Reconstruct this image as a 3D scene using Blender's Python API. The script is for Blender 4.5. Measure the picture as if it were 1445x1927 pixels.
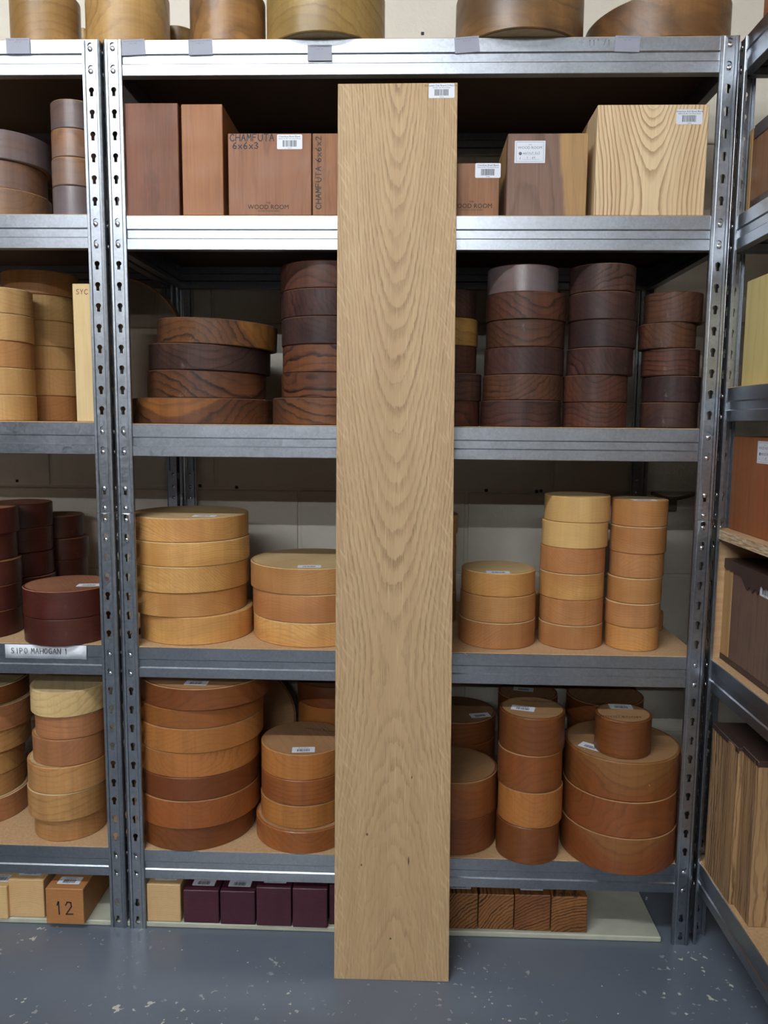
import bpy, bmesh, math, random
import numpy as np
from mathutils import Vector, Matrix

for o in list(bpy.data.objects):
    bpy.data.objects.remove(o)
scene = bpy.context.scene
COL = scene.collection
random.seed(7)

# ---------------------------------------------------------------- camera
F = 1465.0                                    # focal length in pixels of the 1445 x 1927 frame
CP = np.array([.5708, -1.4979, 1.0545])
_yaw, _pitch, _roll = -.03252, .11482, .00891
_f = np.array([math.sin(_yaw)*math.cos(_pitch), math.cos(_yaw)*math.cos(_pitch), -math.sin(_pitch)])
_r0 = np.array([math.cos(_yaw), -math.sin(_yaw), 0.0])
_u0 = np.cross(_r0, _f)
_r = math.cos(_roll)*_r0 + math.sin(_roll)*_u0
_u = -math.sin(_roll)*_r0 + math.cos(_roll)*_u0
cam_data = bpy.data.cameras.new('camera')
cam_data.sensor_fit = 'HORIZONTAL'
cam_data.sensor_width = 36.0
cam_data.lens = 36.0*F/1445.0
cam_data.clip_start = 0.02
cam = bpy.data.objects.new('camera', cam_data)
COL.objects.link(cam)
cam.matrix_world = Matrix(((_r[0], _u[0], -_f[0], CP[0]), (_r[1], _u[1], -_f[1], CP[1]),
                           (_r[2], _u[2], -_f[2], CP[2]), (0, 0, 0, 1)))
scene.camera = cam

# ---------------------------------------------------------------- world and exposure
world = bpy.data.worlds.new('world')
scene.world = world
world.use_nodes = True
bg = world.node_tree.nodes['Background']
bg.inputs['Color'].default_value = (.93, .96, 1.0, 1)
bg.inputs['Strength'].default_value = 0.01
vs = scene.view_settings
vs.view_transform = 'Standard'
vs.look = 'None'
vs.gamma = 1.0
vs.use_curve_mapping = False
vs.exposure = 0.60

# ceiling tube lamps: (x0, x1, y, radiance, label); the glowing tubes themselves are built with their fittings at the end
LAMPS = [(-1.10, .35, -1.50, 165.0, 'long white tube lamp nearest the shelving, over the aisle'),
         (-1.50, .90, -4.15, 150.0, 'long white tube lamp in the middle of the room'),
         (-1.50, .90, -6.00, 150.0, 'long white tube lamp at the far end of the room')]

# ---------------------------------------------------------------- helpers
def ray(x, y):
    return _f + _r*(x-722.5)/F - _u*(y-963.5)/F
def at(x, y, ax, v):
    """photo pixel -> point on the plane where axis ax has value v"""
    d = ray(x, y)
    return CP + d*((v-CP[ax])/d[ax])
def srgb(r, g, b):
    def c(v):
        v /= 255.0
        return v/12.92 if v <= .04045 else ((v+.055)/1.055)**2.4
    return (c(r), c(g), c(b), 1.0)

def new_obj(name, me, mats=None, parent=None, loc=(0, 0, 0)):
    o = bpy.data.objects.new(name, me)
    COL.objects.link(o)
    o.location = loc
    if mats is not None and me is not None and not len(me.materials):
        for m in (mats if isinstance(mats, (list, tuple)) else [mats]):
            me.materials.append(m)
    if parent:
        o.parent = parent
    return o
def tag(o, label, cat, group=None):
    o['label'] = label
    o['category'] = cat
    if group:
        o['group'] = group
    return o
def structure(o, label=None):
    o['kind'] = 'structure'
    if label:
        o['label'] = label
    return o
def mesh_from_bm(name, bm, recalc=True):
    if recalc:
        bmesh.ops.recalc_face_normals(bm, faces=bm.faces)
    me = bpy.data.meshes.new(name)
    bm.to_mesh(me)
    bm.free()
    return me
def bm_box(bm, x0, x1, y0, y1, z0, z1, mat=0):
    v = [bm.verts.new(p) for p in ((x0, y0, z0), (x1, y0, z0), (x1, y1, z0), (x0, y1, z0),
                                   (x0, y0, z1), (x1, y0, z1), (x1, y1, z1), (x0, y1, z1))]
    fs = []
    for q in ((0, 3, 2, 1), (4, 5, 6, 7), (0, 1, 5, 4), (1, 2, 6, 5), (2, 3, 7, 6), (3, 0, 4, 7)):
        f = bm.faces.new([v[i] for i in q])
        f.material_index = mat
        fs.append(f)
    return v, fs
def box_mesh(name, x0, x1, y0, y1, z0, z1, bevel=.0, seg=1):
    bm = bmesh.new()
    bm_box(bm, x0, x1, y0, y1, z0, z1)
    if bevel:
        bmesh.ops.bevel(bm, geom=list(bm.edges), offset=bevel, segments=seg, affect='EDGES', profile=.6)
    return mesh_from_bm(name, bm)

# ---------------------------------------------------------------- materials
class NT:
    def __init__(self, name):
        self.mat = bpy.data.materials.new(name)
        self.mat.use_nodes = True
        self.t = self.mat.node_tree
        self.n = self.t.nodes
        self.l = self.t.links
        self.bsdf = self.n['Principled BSDF']
    def node(self, typ, **kw):
        nd = self.n.new(typ)
        for k, v in kw.items():
            setattr(nd, k, v)
        return nd
    def put(self, sock, v):
        if isinstance(v, bpy.types.NodeSocket):
            self.l.new(v, sock)
        elif isinstance(v, (tuple, list)) and len(v) == 3 and sock.type == 'RGBA':
            sock.default_value = (*v, 1)
        else:
            sock.default_value = v
    def math(self, op, a, b=None, c=None, clamp=False):
        nd = self.node('ShaderNodeMath', operation=op)
        nd.use_clamp = clamp
        self.put(nd.inputs[0], a)
        if b is not None:
            self.put(nd.inputs[1], b)
        if c is not None:
            self.put(nd.inputs[2], c)
        return nd.outputs[0]
    def vmath(self, op, a, b=None, scale=None):
        nd = self.node('ShaderNodeVectorMath', operation=op)
        self.put(nd.inputs[0], a)
        if b is not None:
            self.put(nd.inputs[1], b)
        if scale is not None:
            self.put(nd.inputs['Scale'], scale)
        return nd.outputs['Value'] if op == 'LENGTH' else nd.outputs[0]
    def xyz(self, v):
        nd = self.node('ShaderNodeSeparateXYZ')
        self.put(nd.inputs[0], v)
        return nd.outputs
    def comb(self, x, y, z):
        nd = self.node('ShaderNodeCombineXYZ')
        for i, v in enumerate((x, y, z)):
            self.put(nd.inputs[i], v)
        return nd.outputs[0]
    def noise(self, v, scale, detail=2.0, rough=.5, color=False):
        nd = self.node('ShaderNodeTexNoise')
        self.put(nd.inputs['Vector'], v)
        nd.inputs['Scale'].default_value = scale
        nd.inputs['Detail'].default_value = detail
        nd.inputs['Roughness'].default_value = rough
        return nd.outputs['Color' if color else 'Fac']
    def ramp(self, fac, stops, interp='LINEAR'):
        nd = self.node('ShaderNodeValToRGB')
        cr = nd.color_ramp
        cr.interpolation = interp
        while len(cr.elements) < len(stops):
            cr.elements.new(.5)
        for e, (p, c) in zip(cr.elements, stops):
            e.position = p
            e.color = c if len(c) == 4 else (*c, 1)
        self.put(nd.inputs[0], fac)
        return nd.outputs[0]
    def mix(self, fac, a, b, blend='MIX'):
        nd = self.node('ShaderNodeMix', data_type='RGBA', blend_type=blend)
        self.put(nd.inputs[0], fac)
        self.put(nd.inputs[6], a)
        self.put(nd.inputs[7], b)
        return nd.outputs[2]
    def remap(self, v, a, b, c, d):
        nd = self.node('ShaderNodeMapRange')
        self.put(nd.inputs[0], v)
        for i, q in enumerate((a, b, c, d)):
            nd.inputs[i+1].default_value = q
        return nd.outputs[0]
    def bump(self, h, strength=.2, dist=.001):
        nd = self.node('ShaderNodeBump')
        nd.inputs['Strength'].default_value = strength
        nd.inputs['Distance'].default_value = dist
        self.put(nd.inputs['Height'], h)
        self.l.new(nd.outputs[0], self.bsdf.inputs['Normal'])
    def set(self, **kw):
        for k, v in kw.items():
            self.put(self.bsdf.inputs[k.replace('_', ' ')], v)

def plain(name, col, rough=.6, metal=0.0):
    m = NT(name)
    m.set(Base_Color=col, Roughness=rough, Metallic=metal)
    return m.mat

def wood(name, light, dark, freq=110, contrast=.7, fibre=.3, warp=.010, blotch=.4, alt=None,
         sap=None, saplim=(.085, .10), rough=.5, axis='X', zc=.07, ycen=0.0, slope=0.0, curve=0.0, xm=0.0,
         rot=True, saw=.25, rand=.16, bump=.12, sharp=False, spec=.4, fleck=0.0, wax=0.0, endg=.30, spin=0.0, thin=False):
    """solid wood: growth rings about a pith line running along the grain axis, with fibre, blotches and saw marks"""
    m = NT(name)
    tc = m.node('ShaderNodeTexCoord').outputs['Object']
    R = m.node('ShaderNodeObjectInfo').outputs['Random']
    R2 = m.math('FRACT', m.math('MULTIPLY', R, 17.31))
    R3 = m.math('FRACT', m.math('MULTIPLY', R, 91.77))
    if rot:
        vr = m.node('ShaderNodeVectorRotate', rotation_type='Z_AXIS')
        m.l.new(tc, vr.inputs['Vector'])
        m.put(vr.inputs['Angle'], m.math('MULTIPLY', R, 37.0))
        p = vr.outputs[0]
    else:
        p = tc
    s = m.xyz(p)
    if axis == 'X':
        x, y, z = s[0], s[1], s[2]
    elif axis == 'Z':
        x, y, z = s[2], s[0], s[1]
    else:
        x, y, z = s[1], s[0], s[2]
    off = m.math('MULTIPLY', R, 23.0)
    q = m.comb(m.math('ADD', m.math('MULTIPLY', x, .22), off), y, z)
    w1 = m.math('SUBTRACT', m.noise(q, 14.0, 2.0), .5)
    w2 = m.math('SUBTRACT', m.noise(m.vmath('ADD', q, (3.1, 7.7, 1.3)), 5.0, 1.0), .5)
    w3 = m.math('SUBTRACT', m.noise(m.comb(m.math('MULTIPLY', x, .35), y, m.math('ADD', z, off)), 70.0, 2.0), .5)
    if rot:
        sgn = m.math('SIGN', m.math('SUBTRACT', R3, .45))
        zz = m.math('SUBTRACT', z, m.math('MULTIPLY', sgn, m.math('ADD', zc, m.math('MULTIPLY', R2, zc*.8))))
        yy = m.math('SUBTRACT', y, m.math('MULTIPLY', m.math('SUBTRACT', R2, .5), .14))
    else:
        cx = m.math('SUBTRACT', x, xm)
        c2 = m.math('MULTIPLY', m.math('MULTIPLY', cx, cx), curve)
        zz = m.math('ADD', z, m.math('ADD', zc, m.math('ADD', m.math('MULTIPLY', x, slope), c2)))
        yy = m.math('SUBTRACT', y, ycen)
        if spin:
            an = m.math('ADD', 2.0, m.math('MULTIPLY', R, 2.4))
            yy = m.math('ADD', yy, m.math('MULTIPLY', m.math('COSINE', an), spin))
            zz = m.math('ADD', zz, m.math('MULTIPLY', m.math('SINE', an), spin))
    yy = m.math('ADD', yy, m.math('MULTIPLY', w1, warp*3.2))
    zz = m.math('ADD', zz, m.math('MULTIPLY', w2, warp*4))
    r = m.vmath('LENGTH', m.comb(0.0, yy, zz))
    r = m.math('ADD', r, m.math('MULTIPLY', w3, warp*.50))
    rf = m.math('MULTIPLY', r, float(freq))
    ring = m.math('FRACT', rf)
    wn1 = m.node('ShaderNodeTexWhiteNoise', noise_dimensions='1D')
    m.put(wn1.inputs['W'], m.math('ADD', m.math('FLOOR', rf), m.math('FLOOR', m.math('MULTIPLY', R, 50.0))))
    each = m.math('ADD', .45, m.math('MULTIPLY', wn1.outputs['Value'], .75))
    if thin:
        rr = m.ramp(ring, [(0, (0, 0, 0)), (.35, (.05, .05, .05)), (.52, (1, 1, 1)), (.72, (1, 1, 1)), (.84, (.1, .1, .1)), (1, (0, 0, 0))])
    elif sharp:
        rr = m.ramp(ring, [(0, (1, 1, 1)), (.16, (.72, .72, .72)), (.42, (.12, .12, .12)), (.94, (0, 0, 0)), (1, (1, 1, 1))])
    else:
        rr = m.ramp(ring, [(0, (.05, .05, .05)), (.55, (.22, .22, .22)), (.86, (1, 1, 1)), (1, (.05, .05, .05))])
    # strength of the figure varies over the piece
    vary = m.remap(m.noise(q, 9.0, 1.0), .3, .7, .55, 1.0)
    fac = m.math('MULTIPLY', m.math('MULTIPLY', m.math('MULTIPLY', rr, contrast), each), vary)
    fib = m.noise(m.comb(m.math('MULTIPLY', x, 7.0), m.math('MULTIPLY', y, 260.0), m.math('MULTIPLY', z, 260.0)), 1.0, 3.0, .65)
    fib2 = m.noise(m.comb(m.math('MULTIPLY', x, 4.0), m.math('MULTIPLY', y, 75.0), m.math('MULTIPLY', m.math('ADD', z, off), 75.0)), 1.0, 2.0, .6)
    fac = m.math('ADD', fac, m.math('MULTIPLY', m.math('SUBTRACT', fib, .5), fibre*2.6))
    fac = m.math('ADD', fac, m.math('MULTIPLY', m.math('SUBTRACT', fib2, .45), fibre*2.2), clamp=True)
    colr = m.mix(fac, light, dark)
    if rot:                                    # end grain drinks the wax and goes darker
        eg = m.math('DIVIDE', m.math('MULTIPLY', x, x), m.math('ADD', m.math('ADD', m.math('MULTIPLY', x, x), m.math('MULTIPLY', y, y)), .0004))
        colr = m.mix(m.math('MULTIPLY', m.math('POWER', eg, 2.0), endg), colr, dark)
    if alt:
        b = m.remap(m.noise(m.vmath('ADD', q, (11.3, 2.2, 5.1)), 11.0, 2.0), .42, .62, 0.0, 1.0)
        colr = m.mix(m.math('MULTIPLY', b, blotch), colr, alt)
    if sap:
        lim = m.math('ADD', r, m.math('MULTIPLY', m.math('SUBTRACT', R3, .5), .05))
        sf = m.remap(lim, saplim[0], saplim[1], 0.0, 1.0)
        colr = m.mix(sf, colr, m.mix(m.math('MULTIPLY', fac, .55), sap, dark))
    if fleck:
        fl = m.noise(m.comb(m.math('MULTIPLY', x, 60.0), m.math('MULTIPLY', y, 260.0), z), 1.0, 1.0)
        colr = m.mix(m.math('MULTIPLY', m.remap(fl, .60, .70, 0, 1), fleck), colr, light)
    # band-saw marks: fine streaks across the edge
    t = m.xyz(tc)
    sawn = m.noise(m.comb(m.math('MULTIPLY', t[0], 170.0), m.math('MULTIPLY', t[1], 170.0), m.math('MULTIPLY', t[2], 5.0)), 1.0, 2.0, .6)
    colr = m.mix(m.math('MULTIPLY', m.remap(sawn, .45, .75, 0, 1), saw*.75), colr, dark)
    saw2 = m.noise(m.comb(m.math('MULTIPLY', t[0], 42.0), m.math('MULTIPLY', t[1], 42.0), m.math('ADD', m.math('MULTIPLY', t[2], 3.0), off)), 1.0, 1.0, .5)
    colr = m.mix(m.math('MULTIPLY', m.remap(saw2, .48, .72, 0, 1), saw*.8), colr, dark)
    if wax:
        wn = m.noise(m.vmath('ADD', tc, (4.0, 1.0, 9.0)), 26.0, 4.0, .65)
        colr = m.mix(m.math('MULTIPLY', m.remap(wn, .66, .74, 0, 1), wax), colr, srgb(205, 190, 175))
    br = m.math('ADD', 1.0-rand, m.math('MULTIPLY', R3, 2*rand))
    hs = m.node('ShaderNodeHueSaturation')
    m.put(hs.inputs['Hue'], m.math('ADD', .5, m.math('MULTIPLY', m.math('SUBTRACT', R2, .5), rand*.10)))
    m.put(hs.inputs['Value'], br)
    m.l.new(colr, hs.inputs['Color'])
    m.set(Base_Color=hs.outputs[0], Specular_IOR_Level=spec,
          Roughness=m.remap(m.noise(tc, 18.0, 3.0), .3, .7, rough-.08, rough+.12))
    m.bump(m.math('ADD', m.math('MULTIPLY', sawn, saw*2), fib), bump, .0012)
    return m.mat

def oak_board_mat():
    """flat-sawn oak: cathedral arches about a pith behind the board, open pores, ray fleck, pin knots"""
    m = NT('european_oak')
    tc = m.node('ShaderNodeTexCoord').outputs['Object']
    s = m.xyz(tc)
    x, y, z = s[2], s[0], s[1]
    light, mid, dark = srgb(190, 160, 120), srgb(166, 135, 97), srgb(130, 101, 69)
    q = m.comb(m.math('MULTIPLY', x, .30), y, z)
    w1 = m.math('SUBTRACT', m.noise(q, 16.0, 2.0), .5)
    w2 = m.math('SUBTRACT', m.noise(m.vmath('ADD', q, (3.3, 1.2, 4.5)), 26.0, 3.0, .6), .5)
    w3 = m.math('SUBTRACT', m.noise(m.comb(m.math('MULTIPLY', x, .5), y, z), 85.0, 3.0, .6), .5)
    low = m.remap(x, .35, .75, 1.0, .25)          # wilder figure near the foot
    cx = m.math('SUBTRACT', x, .60)
    ridge = m.math('SQRT', m.math('ADD', m.math('MULTIPLY', cx, cx), .010))
    d = m.math('SUBTRACT', .140, m.math('MULTIPLY', ridge, .105))
    d = m.math('ADD', d, m.math('MULTIPLY', m.math('MULTIPLY', w2, low), .016))
    yy = m.math('ADD', m.math('ADD', y, -.001), m.math('MULTIPLY', w1, .013))
    r = m.vmath('LENGTH', m.comb(0.0, yy, m.math('ADD', d, z)))
    r = m.math('ADD', r, m.math('MULTIPLY', w3, .0030))
    rf = m.math('MULTIPLY', r, 215.0)
    ring = m.math('FRACT', rf)
    wn = m.node('ShaderNodeTexWhiteNoise', noise_dimensions='1D')
    m.put(wn.inputs['W'], m.math('FLOOR', rf))
    each = m.math('ADD', .40, m.math('MULTIPLY', wn.outputs['Value'], .8))
    rr = m.ramp(ring, [(0, (1, 1, 1)), (.20, (.80, .80, .80)), (.48, (.10, .10, .10)), (.90, (0, 0, 0)), (1, (1, 1, 1))])
    pore = m.noise(m.comb(m.math('MULTIPLY', x, 26.0), m.math('MULTIPLY', y, 560.0), m.math('MULTIPLY', z, 300.0)), 1.0, 2.0, .6)
    line = m.math('MULTIPLY', m.math('MULTIPLY', rr, each), m.remap(pore, .30, .62, .45, 1.15))
    fac = m.math('ADD', m.math('MULTIPLY', line, m.remap(x, .2, .8, .36, .72)), m.math('MULTIPLY', m.math('SUBTRACT', pore, .5), .85), clamp=True)
    c = m.mix(fac, light, dark)
    band = m.noise(m.comb(m.math('MULTIPLY', x, 1.2), m.math('MULTIPLY', y, 26.0), z), 1.0, 2.0, .5)
    c = m.mix(m.remap(band, .40, .70, 0, .45), c, mid)
    # ray fleck: pale ripples lying across the grain towards the edges
    fl = m.noise(m.comb(m.math('ADD', m.math('MULTIPLY', x, 95.0), m.math('MULTIPLY', y, 160.0)), m.math('MULTIPLY', y, 60.0), z), 1.0, 1.0)
    side = m.remap(m.math('ABSOLUTE', y), .035, .10, 0, 1)
    c = m.mix(m.math('MULTIPLY', m.remap(fl, .56, .70, 0, .40), side), c, srgb(212, 186, 146))
    pale = m.noise(m.comb(m.math('MULTIPLY', x, 9.0), m.math('MULTIPLY', y, 330.0), m.math('ADD', z, 4.0)), 1.0, 2.0, .6)
    c = m.mix(m.remap(pale, .58, .76, 0, .55), c, srgb(214, 190, 152))
    # pin knots and small checks
    for kx, kz, rx, rz in ((-.0475, .281, .0022, .0026), (-.058, .222, .0018, .0022), (.031, .232, .0015, .0085), (.036, .392, .0012, .0030), (-.002, .081, .0020, .0020)):
        dd = m.vmath('LENGTH', m.comb(m.math('DIVIDE', m.math('SUBTRACT', y, kx), rx), m.math('DIVIDE', m.math('SUBTRACT', x, kz), rz), 0.0))
        c = m.mix(m.remap(dd, .6, 1.25, .9, 0), c, srgb(70, 48, 32))
    m.set(Base_Color=c, Roughness=m.remap(pore, .3, .7, .48, .62), Specular_IOR_Level=.35)
    m.bump(m.math('SUBTRACT', 1.0, fac), .12, .0010)
    return m.mat

M = {}
# galvanised steel with its crystal spangle
def steel(name, col=(.42, .45, .49), rough=.31):
    m = NT(name)
    tc = m.node('ShaderNodeTexCoord').outputs['Object']
    v = m.node('ShaderNodeTexVoronoi')
    m.l.new(tc, v.inputs['Vector'])
    v.inputs['Scale'].default_value = 220.0
    vb = m.node('ShaderNodeRGBToBW')
    m.l.new(v.outputs['Color'], vb.inputs[0])
    n = m.noise(tc, 8.0, 3.0)
    n2 = m.noise(m.vmath('MULTIPLY', tc, (3, 30, 90)), 6.0, 2.0)
    k = m.math('ADD', m.math('MULTIPLY', vb.outputs[0], .24), m.math('ADD', m.math('MULTIPLY', n, .22), m.math('MULTIPLY', n2, .08)))
    c = m.mix(m.remap(k, .1, .4, 0, 1), tuple(a*.76 for a in col), col)
    m.set(Base_Color=c, Metallic=1.0, Roughness=m.remap(k, .1, .4, rough-.02, rough+.10))
    return m.mat
M['steel'] = steel('galvanised_steel')
M['rivet'] = plain('rivet_zinc', (.75, .76, .77), .25, 1.0)
M['paper'] = plain('label_paper', srgb(226, 230, 238), .55)
M['card'] = plain('tag_card', srgb(150, 152, 164), .6)
M['ink'] = plain('printed_ink', srgb(34, 34, 40), .7)
M['marker'] = plain('marker_ink', srgb(42, 36, 44), .6)
M['redpen'] = plain('red_pen', srgb(130, 40, 40), .6)
M['stamp'] = plain('burnt_stamp', srgb(30, 19, 14), .8)
M['pencil'] = plain('pencil_lead', srgb(98, 104, 116), .5)
M['ink_grey'] = plain('grey_print', srgb(96, 100, 112), .6)

def paint_wall(name, c1, c2):
    m = NT(name)
    tc = m.node('ShaderNodeTexCoord').outputs['Object']
    n = m.noise(tc, 5.0, 4.0)
    pits = m.noise(tc, 130.0, 3.0, .7)
    c = m.mix(m.remap(n, .3, .7, 0, 1), c1, c2)
    c = m.mix(m.remap(pits, .70, .76, 0, .35), c, srgb(120, 112, 98))
    m.set(Base_Color=c, Roughness=.55)
    m.bump(m.math('ADD', m.noise(tc, 55.0, 4.0, .7), m.math('MULTIPLY', pits, .3)), .5, .004)
    return m.mat
M['wall'] = paint_wall('painted_blockwork', srgb(214, 208, 194), srgb(202, 195, 180))
M['ceil'] = plain('ceiling_grey', srgb(70, 70, 70), .8)
M['dark_wall'] = plain('dark_unseen_wall', srgb(60, 46, 36), .8)  # unseen walls, like the ceiling, coloured dark to cut bounce light
M['underside'] = plain('board_underside', srgb(74, 54, 40), .75)  # colour darkened to carry the shade under the shelves

def floor_paint():
    m = NT('grey_floor_paint')
    tc = m.node('ShaderNodeTexCoord').outputs['Object']
    n = m.noise(tc, 2.2, 2.0, .5)
    c = m.mix(n, srgb(84, 94, 108), srgb(110, 119, 132))
    dust = m.noise(tc, 7.0, 3.0, .6)
    c = m.mix(m.math('MULTIPLY', dust, .16), c, srgb(140, 142, 142))
    area = m.remap(m.noise(m.vmath('ADD', tc, (9.2, 3.4, 0)), 4.2, 2.0), .50, .66, 0, 1)
    st = m.vmath('MULTIPLY', tc, (1.0, 1.0, 1.0))
    ch = m.noise(st, 62.0, 2.0, .6)
    chips = m.math('MULTIPLY', m.remap(ch, .655, .675, 0, 1), area)
    big = m.math('MULTIPLY', m.remap(m.noise(m.vmath('ADD', tc, (2.2, 8.1, 0)), 30.0, 3.0, .65), .675, .69, 0, 1),
                 m.remap(m.noise(m.vmath('ADD', tc, (5.2, 1.4, 0)), 3.0, 1.0), .45, .55, 0, 1))
    v = m.node('ShaderNodeTexVoronoi')
    m.l.new(tc, v.inputs['Vector'])
    v.inputs['Scale'].default_value = 34.0
    vc = m.node('ShaderNodeRGBToBW')
    m.l.new(v.outputs['Color'], vc.inputs[0])
    dots = m.math('MULTIPLY', m.remap(v.outputs['Distance'], .05, .07, 1, 0), m.remap(vc.outputs[0], .60, .62, 0, 1))
    allc = m.math('MAXIMUM', m.math('MAXIMUM', chips, big), m.math('MULTIPLY', dots, .8))
    c = m.mix(allc, c, srgb(206, 205, 192))
    m.set(Base_Color=c, Roughness=m.math('ADD', .27, m.math('MULTIPLY', allc, .4)), Specular_IOR_Level=.5)
    m.bump(m.math('SUBTRACT', m.noise(tc, 40.0, 3.0), allc), .12, .002)
    return m.mat
M['floor'] = floor_paint()
def slab_mat():
    m = NT('pale_painted_slab')
    tc = m.node('ShaderNodeTexCoord').outputs['Object']
    n = m.noise(tc, 9.0, 5.0, .6)
    m.set(Base_Color=m.mix(m.remap(n, .3, .7, 0, 1), srgb(168, 170, 152), srgb(196, 196, 178)), Roughness=.6)
    return m.mat
M['slab'] = slab_mat()
def mdf():
    m = NT('shelf_chipboard')
    tc = m.node('ShaderNodeTexCoord').outputs['Object']
    n = m.noise(tc, 160.0, 3.0, .7)
    n2 = m.noise(tc, 5.0, 3.0)
    c = m.mix(m.remap(n, .35, .7, 0, 1), srgb(202, 168, 128), srgb(184, 148, 106))
    c = m.mix(m.remap(n2, .45, .7, 0, .4), c, srgb(170, 132, 94))
    m.set(Base_Color=c, Roughness=.7)
    return m.mat
M['mdf'] = mdf()
def ply_mat():
    m = NT('plywood')
    tc = m.node('ShaderNodeTexCoord').outputs['Object']
    s = m.xyz(tc)
    n = m.noise(m.comb(m.math('MULTIPLY', s[0], 8), m.math('MULTIPLY', s[1], 8), m.math('MULTIPLY', s[2], 90)), 1.0, 3.0, .6)
    c = m.mix(m.remap(n, .3, .7, 0, 1), srgb(206, 172, 132), srgb(182, 142, 102))
    m.set(Base_Color=c, Roughness=.65)
    return m.mat
M['ply'] = ply_mat()
def ply_edge_mat():
    m = NT('plywood_edge')
    tc = m.node('ShaderNodeTexCoord').outputs['Object']
    s = m.xyz(tc)
    n = m.noise(m.comb(m.math('MULTIPLY', s[0], 30), m.math('MULTIPLY', s[1], 30), m.math('MULTIPLY', s[2], 330)), 1.0, 3.0, .6)
    c = m.mix(m.remap(n, .38, .62, 0, 1), srgb(226, 208, 176), srgb(168, 132, 94))
    m.set(Base_Color=c, Roughness=.7)
    return m.mat
M['ply_edge'] = ply_edge_mat()

# timbers: (waxed edge, sawn face)
M['tulip'] = wood('tulipwood', srgb(176, 142, 84), srgb(112, 82, 44), 55, .65, .22, .02, .55, srgb(128, 100, 56), zc=.10, rough=.42, wax=.0)
M['tulip_dark'] = wood('tulipwood_streaked', srgb(150, 112, 62), srgb(84, 58, 34), 45, .7, .25, .025, .75, srgb(66, 48, 34), zc=.10, rough=.40)
M['dark'] = wood('dark_walnut', srgb(80, 52, 42), srgb(31, 20, 18), 100, 1.0, .30, .016, .55, srgb(44, 34, 36), rough=.50, zc=.06, saw=.45, wax=.14, spec=.28, rand=.16)
M['dark_red'] = wood('reddish_walnut', srgb(98, 60, 42), srgb(38, 23, 19), 100, 1.05, .28, .018, .45, srgb(58, 38, 34), rough=.50, zc=.06, saw=.45, wax=.12, spec=.28, rand=.14)
M['dark_sap'] = wood('walnut_with_sapwood', srgb(116, 72, 42), srgb(34, 22, 19), 70, 1.15, .26, .020, .4, srgb(46, 34, 34), sap=srgb(138, 88, 44), saplim=(.172, .178), rough=.48, spec=.3, zc=.055, wax=.10, rand=.10)
M['gold_walnut'] = wood('golden_sapwood', srgb(178, 132, 70), srgb(98, 62, 34), 60, .7, .25, .03, .6, srgb(96, 62, 36), rough=.42)
M['grey_wax'] = wood('wax_coated_walnut', srgb(112, 90, 82), srgb(72, 54, 50), 60, .5, .22, .02, .7, srgb(104, 98, 104), rough=.34, wax=.10, spec=.6, rand=.12)
M['brown_wax'] = wood('wax_coated_brown', srgb(148, 106, 72), srgb(82, 56, 42), 60, .55, .22, .02, .6, srgb(110, 96, 92), rough=.34, wax=.08, spec=.6)
M['maple'] = wood('maple', srgb(214, 162, 98), srgb(154, 100, 50), 210, .55, .18, .012, .60, srgb(174, 116, 62), rough=.46, zc=.09, saw=.25, rand=.09)
M['maple_tan'] = wood('tan_maple', srgb(192, 138, 86), srgb(140, 90, 50), 210, .55, .18, .012, .55, srgb(160, 104, 58), rough=.46, zc=.09, saw=.25, rand=.08)
M['maple_pale'] = wood('pale_maple', srgb(214, 176, 116), srgb(168, 122, 70), 190, .45, .16, .012, .5, srgb(206, 164, 100), rough=.48, zc=.08, saw=.25, rand=.06)
M['maple_f'] = wood('sawn_maple', srgb(200, 172, 128), srgb(164, 132, 90), 150, .35, .22, .012, .3, srgb(182, 150, 106), rough=.7, saw=.15, rand=.06, spec=.2)
M['syc'] = wood('sycamore', srgb(206, 166, 110), srgb(158, 114, 66), 130, .45, .18, .014, .45, srgb(194, 148, 92), rough=.5, zc=.08, saw=.45, rand=.09)
M['syc_tan'] = wood('tan_sycamore', srgb(186, 134, 84), srgb(138, 90, 52), 120, .5, .18, .014, .4, srgb(176, 122, 74), rough=.5, zc=.08, saw=.4, rand=.06)
M['syc_board'] = wood('sycamore_board', srgb(222, 196, 146), srgb(190, 156, 104), 90, .4, .22, .012, .3, srgb(206, 172, 118), axis='Z', rot=False, rough=.6, saw=.1, rand=.04)
M['cherry'] = wood('cherry', srgb(156, 95, 45), srgb(96, 54, 25), 95, .60, .18, .016, .45, srgb(164, 92, 44), rough=.40, zc=.07, saw=.22, rand=.08, spec=.5)
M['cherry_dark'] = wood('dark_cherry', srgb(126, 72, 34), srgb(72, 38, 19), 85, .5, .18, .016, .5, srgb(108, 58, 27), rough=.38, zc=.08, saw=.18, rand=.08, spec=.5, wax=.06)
M['cherry_gold'] = wood('golden_cherry', srgb(184, 122, 62), srgb(120, 70, 33), 100, .6, .18, .016, .4, srgb(186, 118, 58), rough=.42, zc=.07, saw=.3, rand=.06, spec=.5)
M['cherry_sap'] = wood('cherry_with_sapwood', srgb(138, 80, 38), srgb(84, 46, 22), 80, .65, .18, .018, .4, srgb(140, 74, 36), sap=srgb(146, 98, 52), saplim=(.172, .200), rough=.40, zc=.07, saw=.2, rand=.08, spec=.5)
M['cherry_f'] = wood('sawn_cherry', srgb(166, 128, 90), srgb(124, 90, 60), 100, .45, .25, .014, .4, srgb(162, 118, 80), rough=.7, saw=.15, rand=.08, spec=.2)
M['dark_f'] = wood('sawn_walnut', srgb(104, 74, 56), srgb(66, 46, 36), 100, .4, .25, .014, .4, srgb(84, 60, 46), rough=.7, saw=.15, rand=.08, spec=.2)
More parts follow.
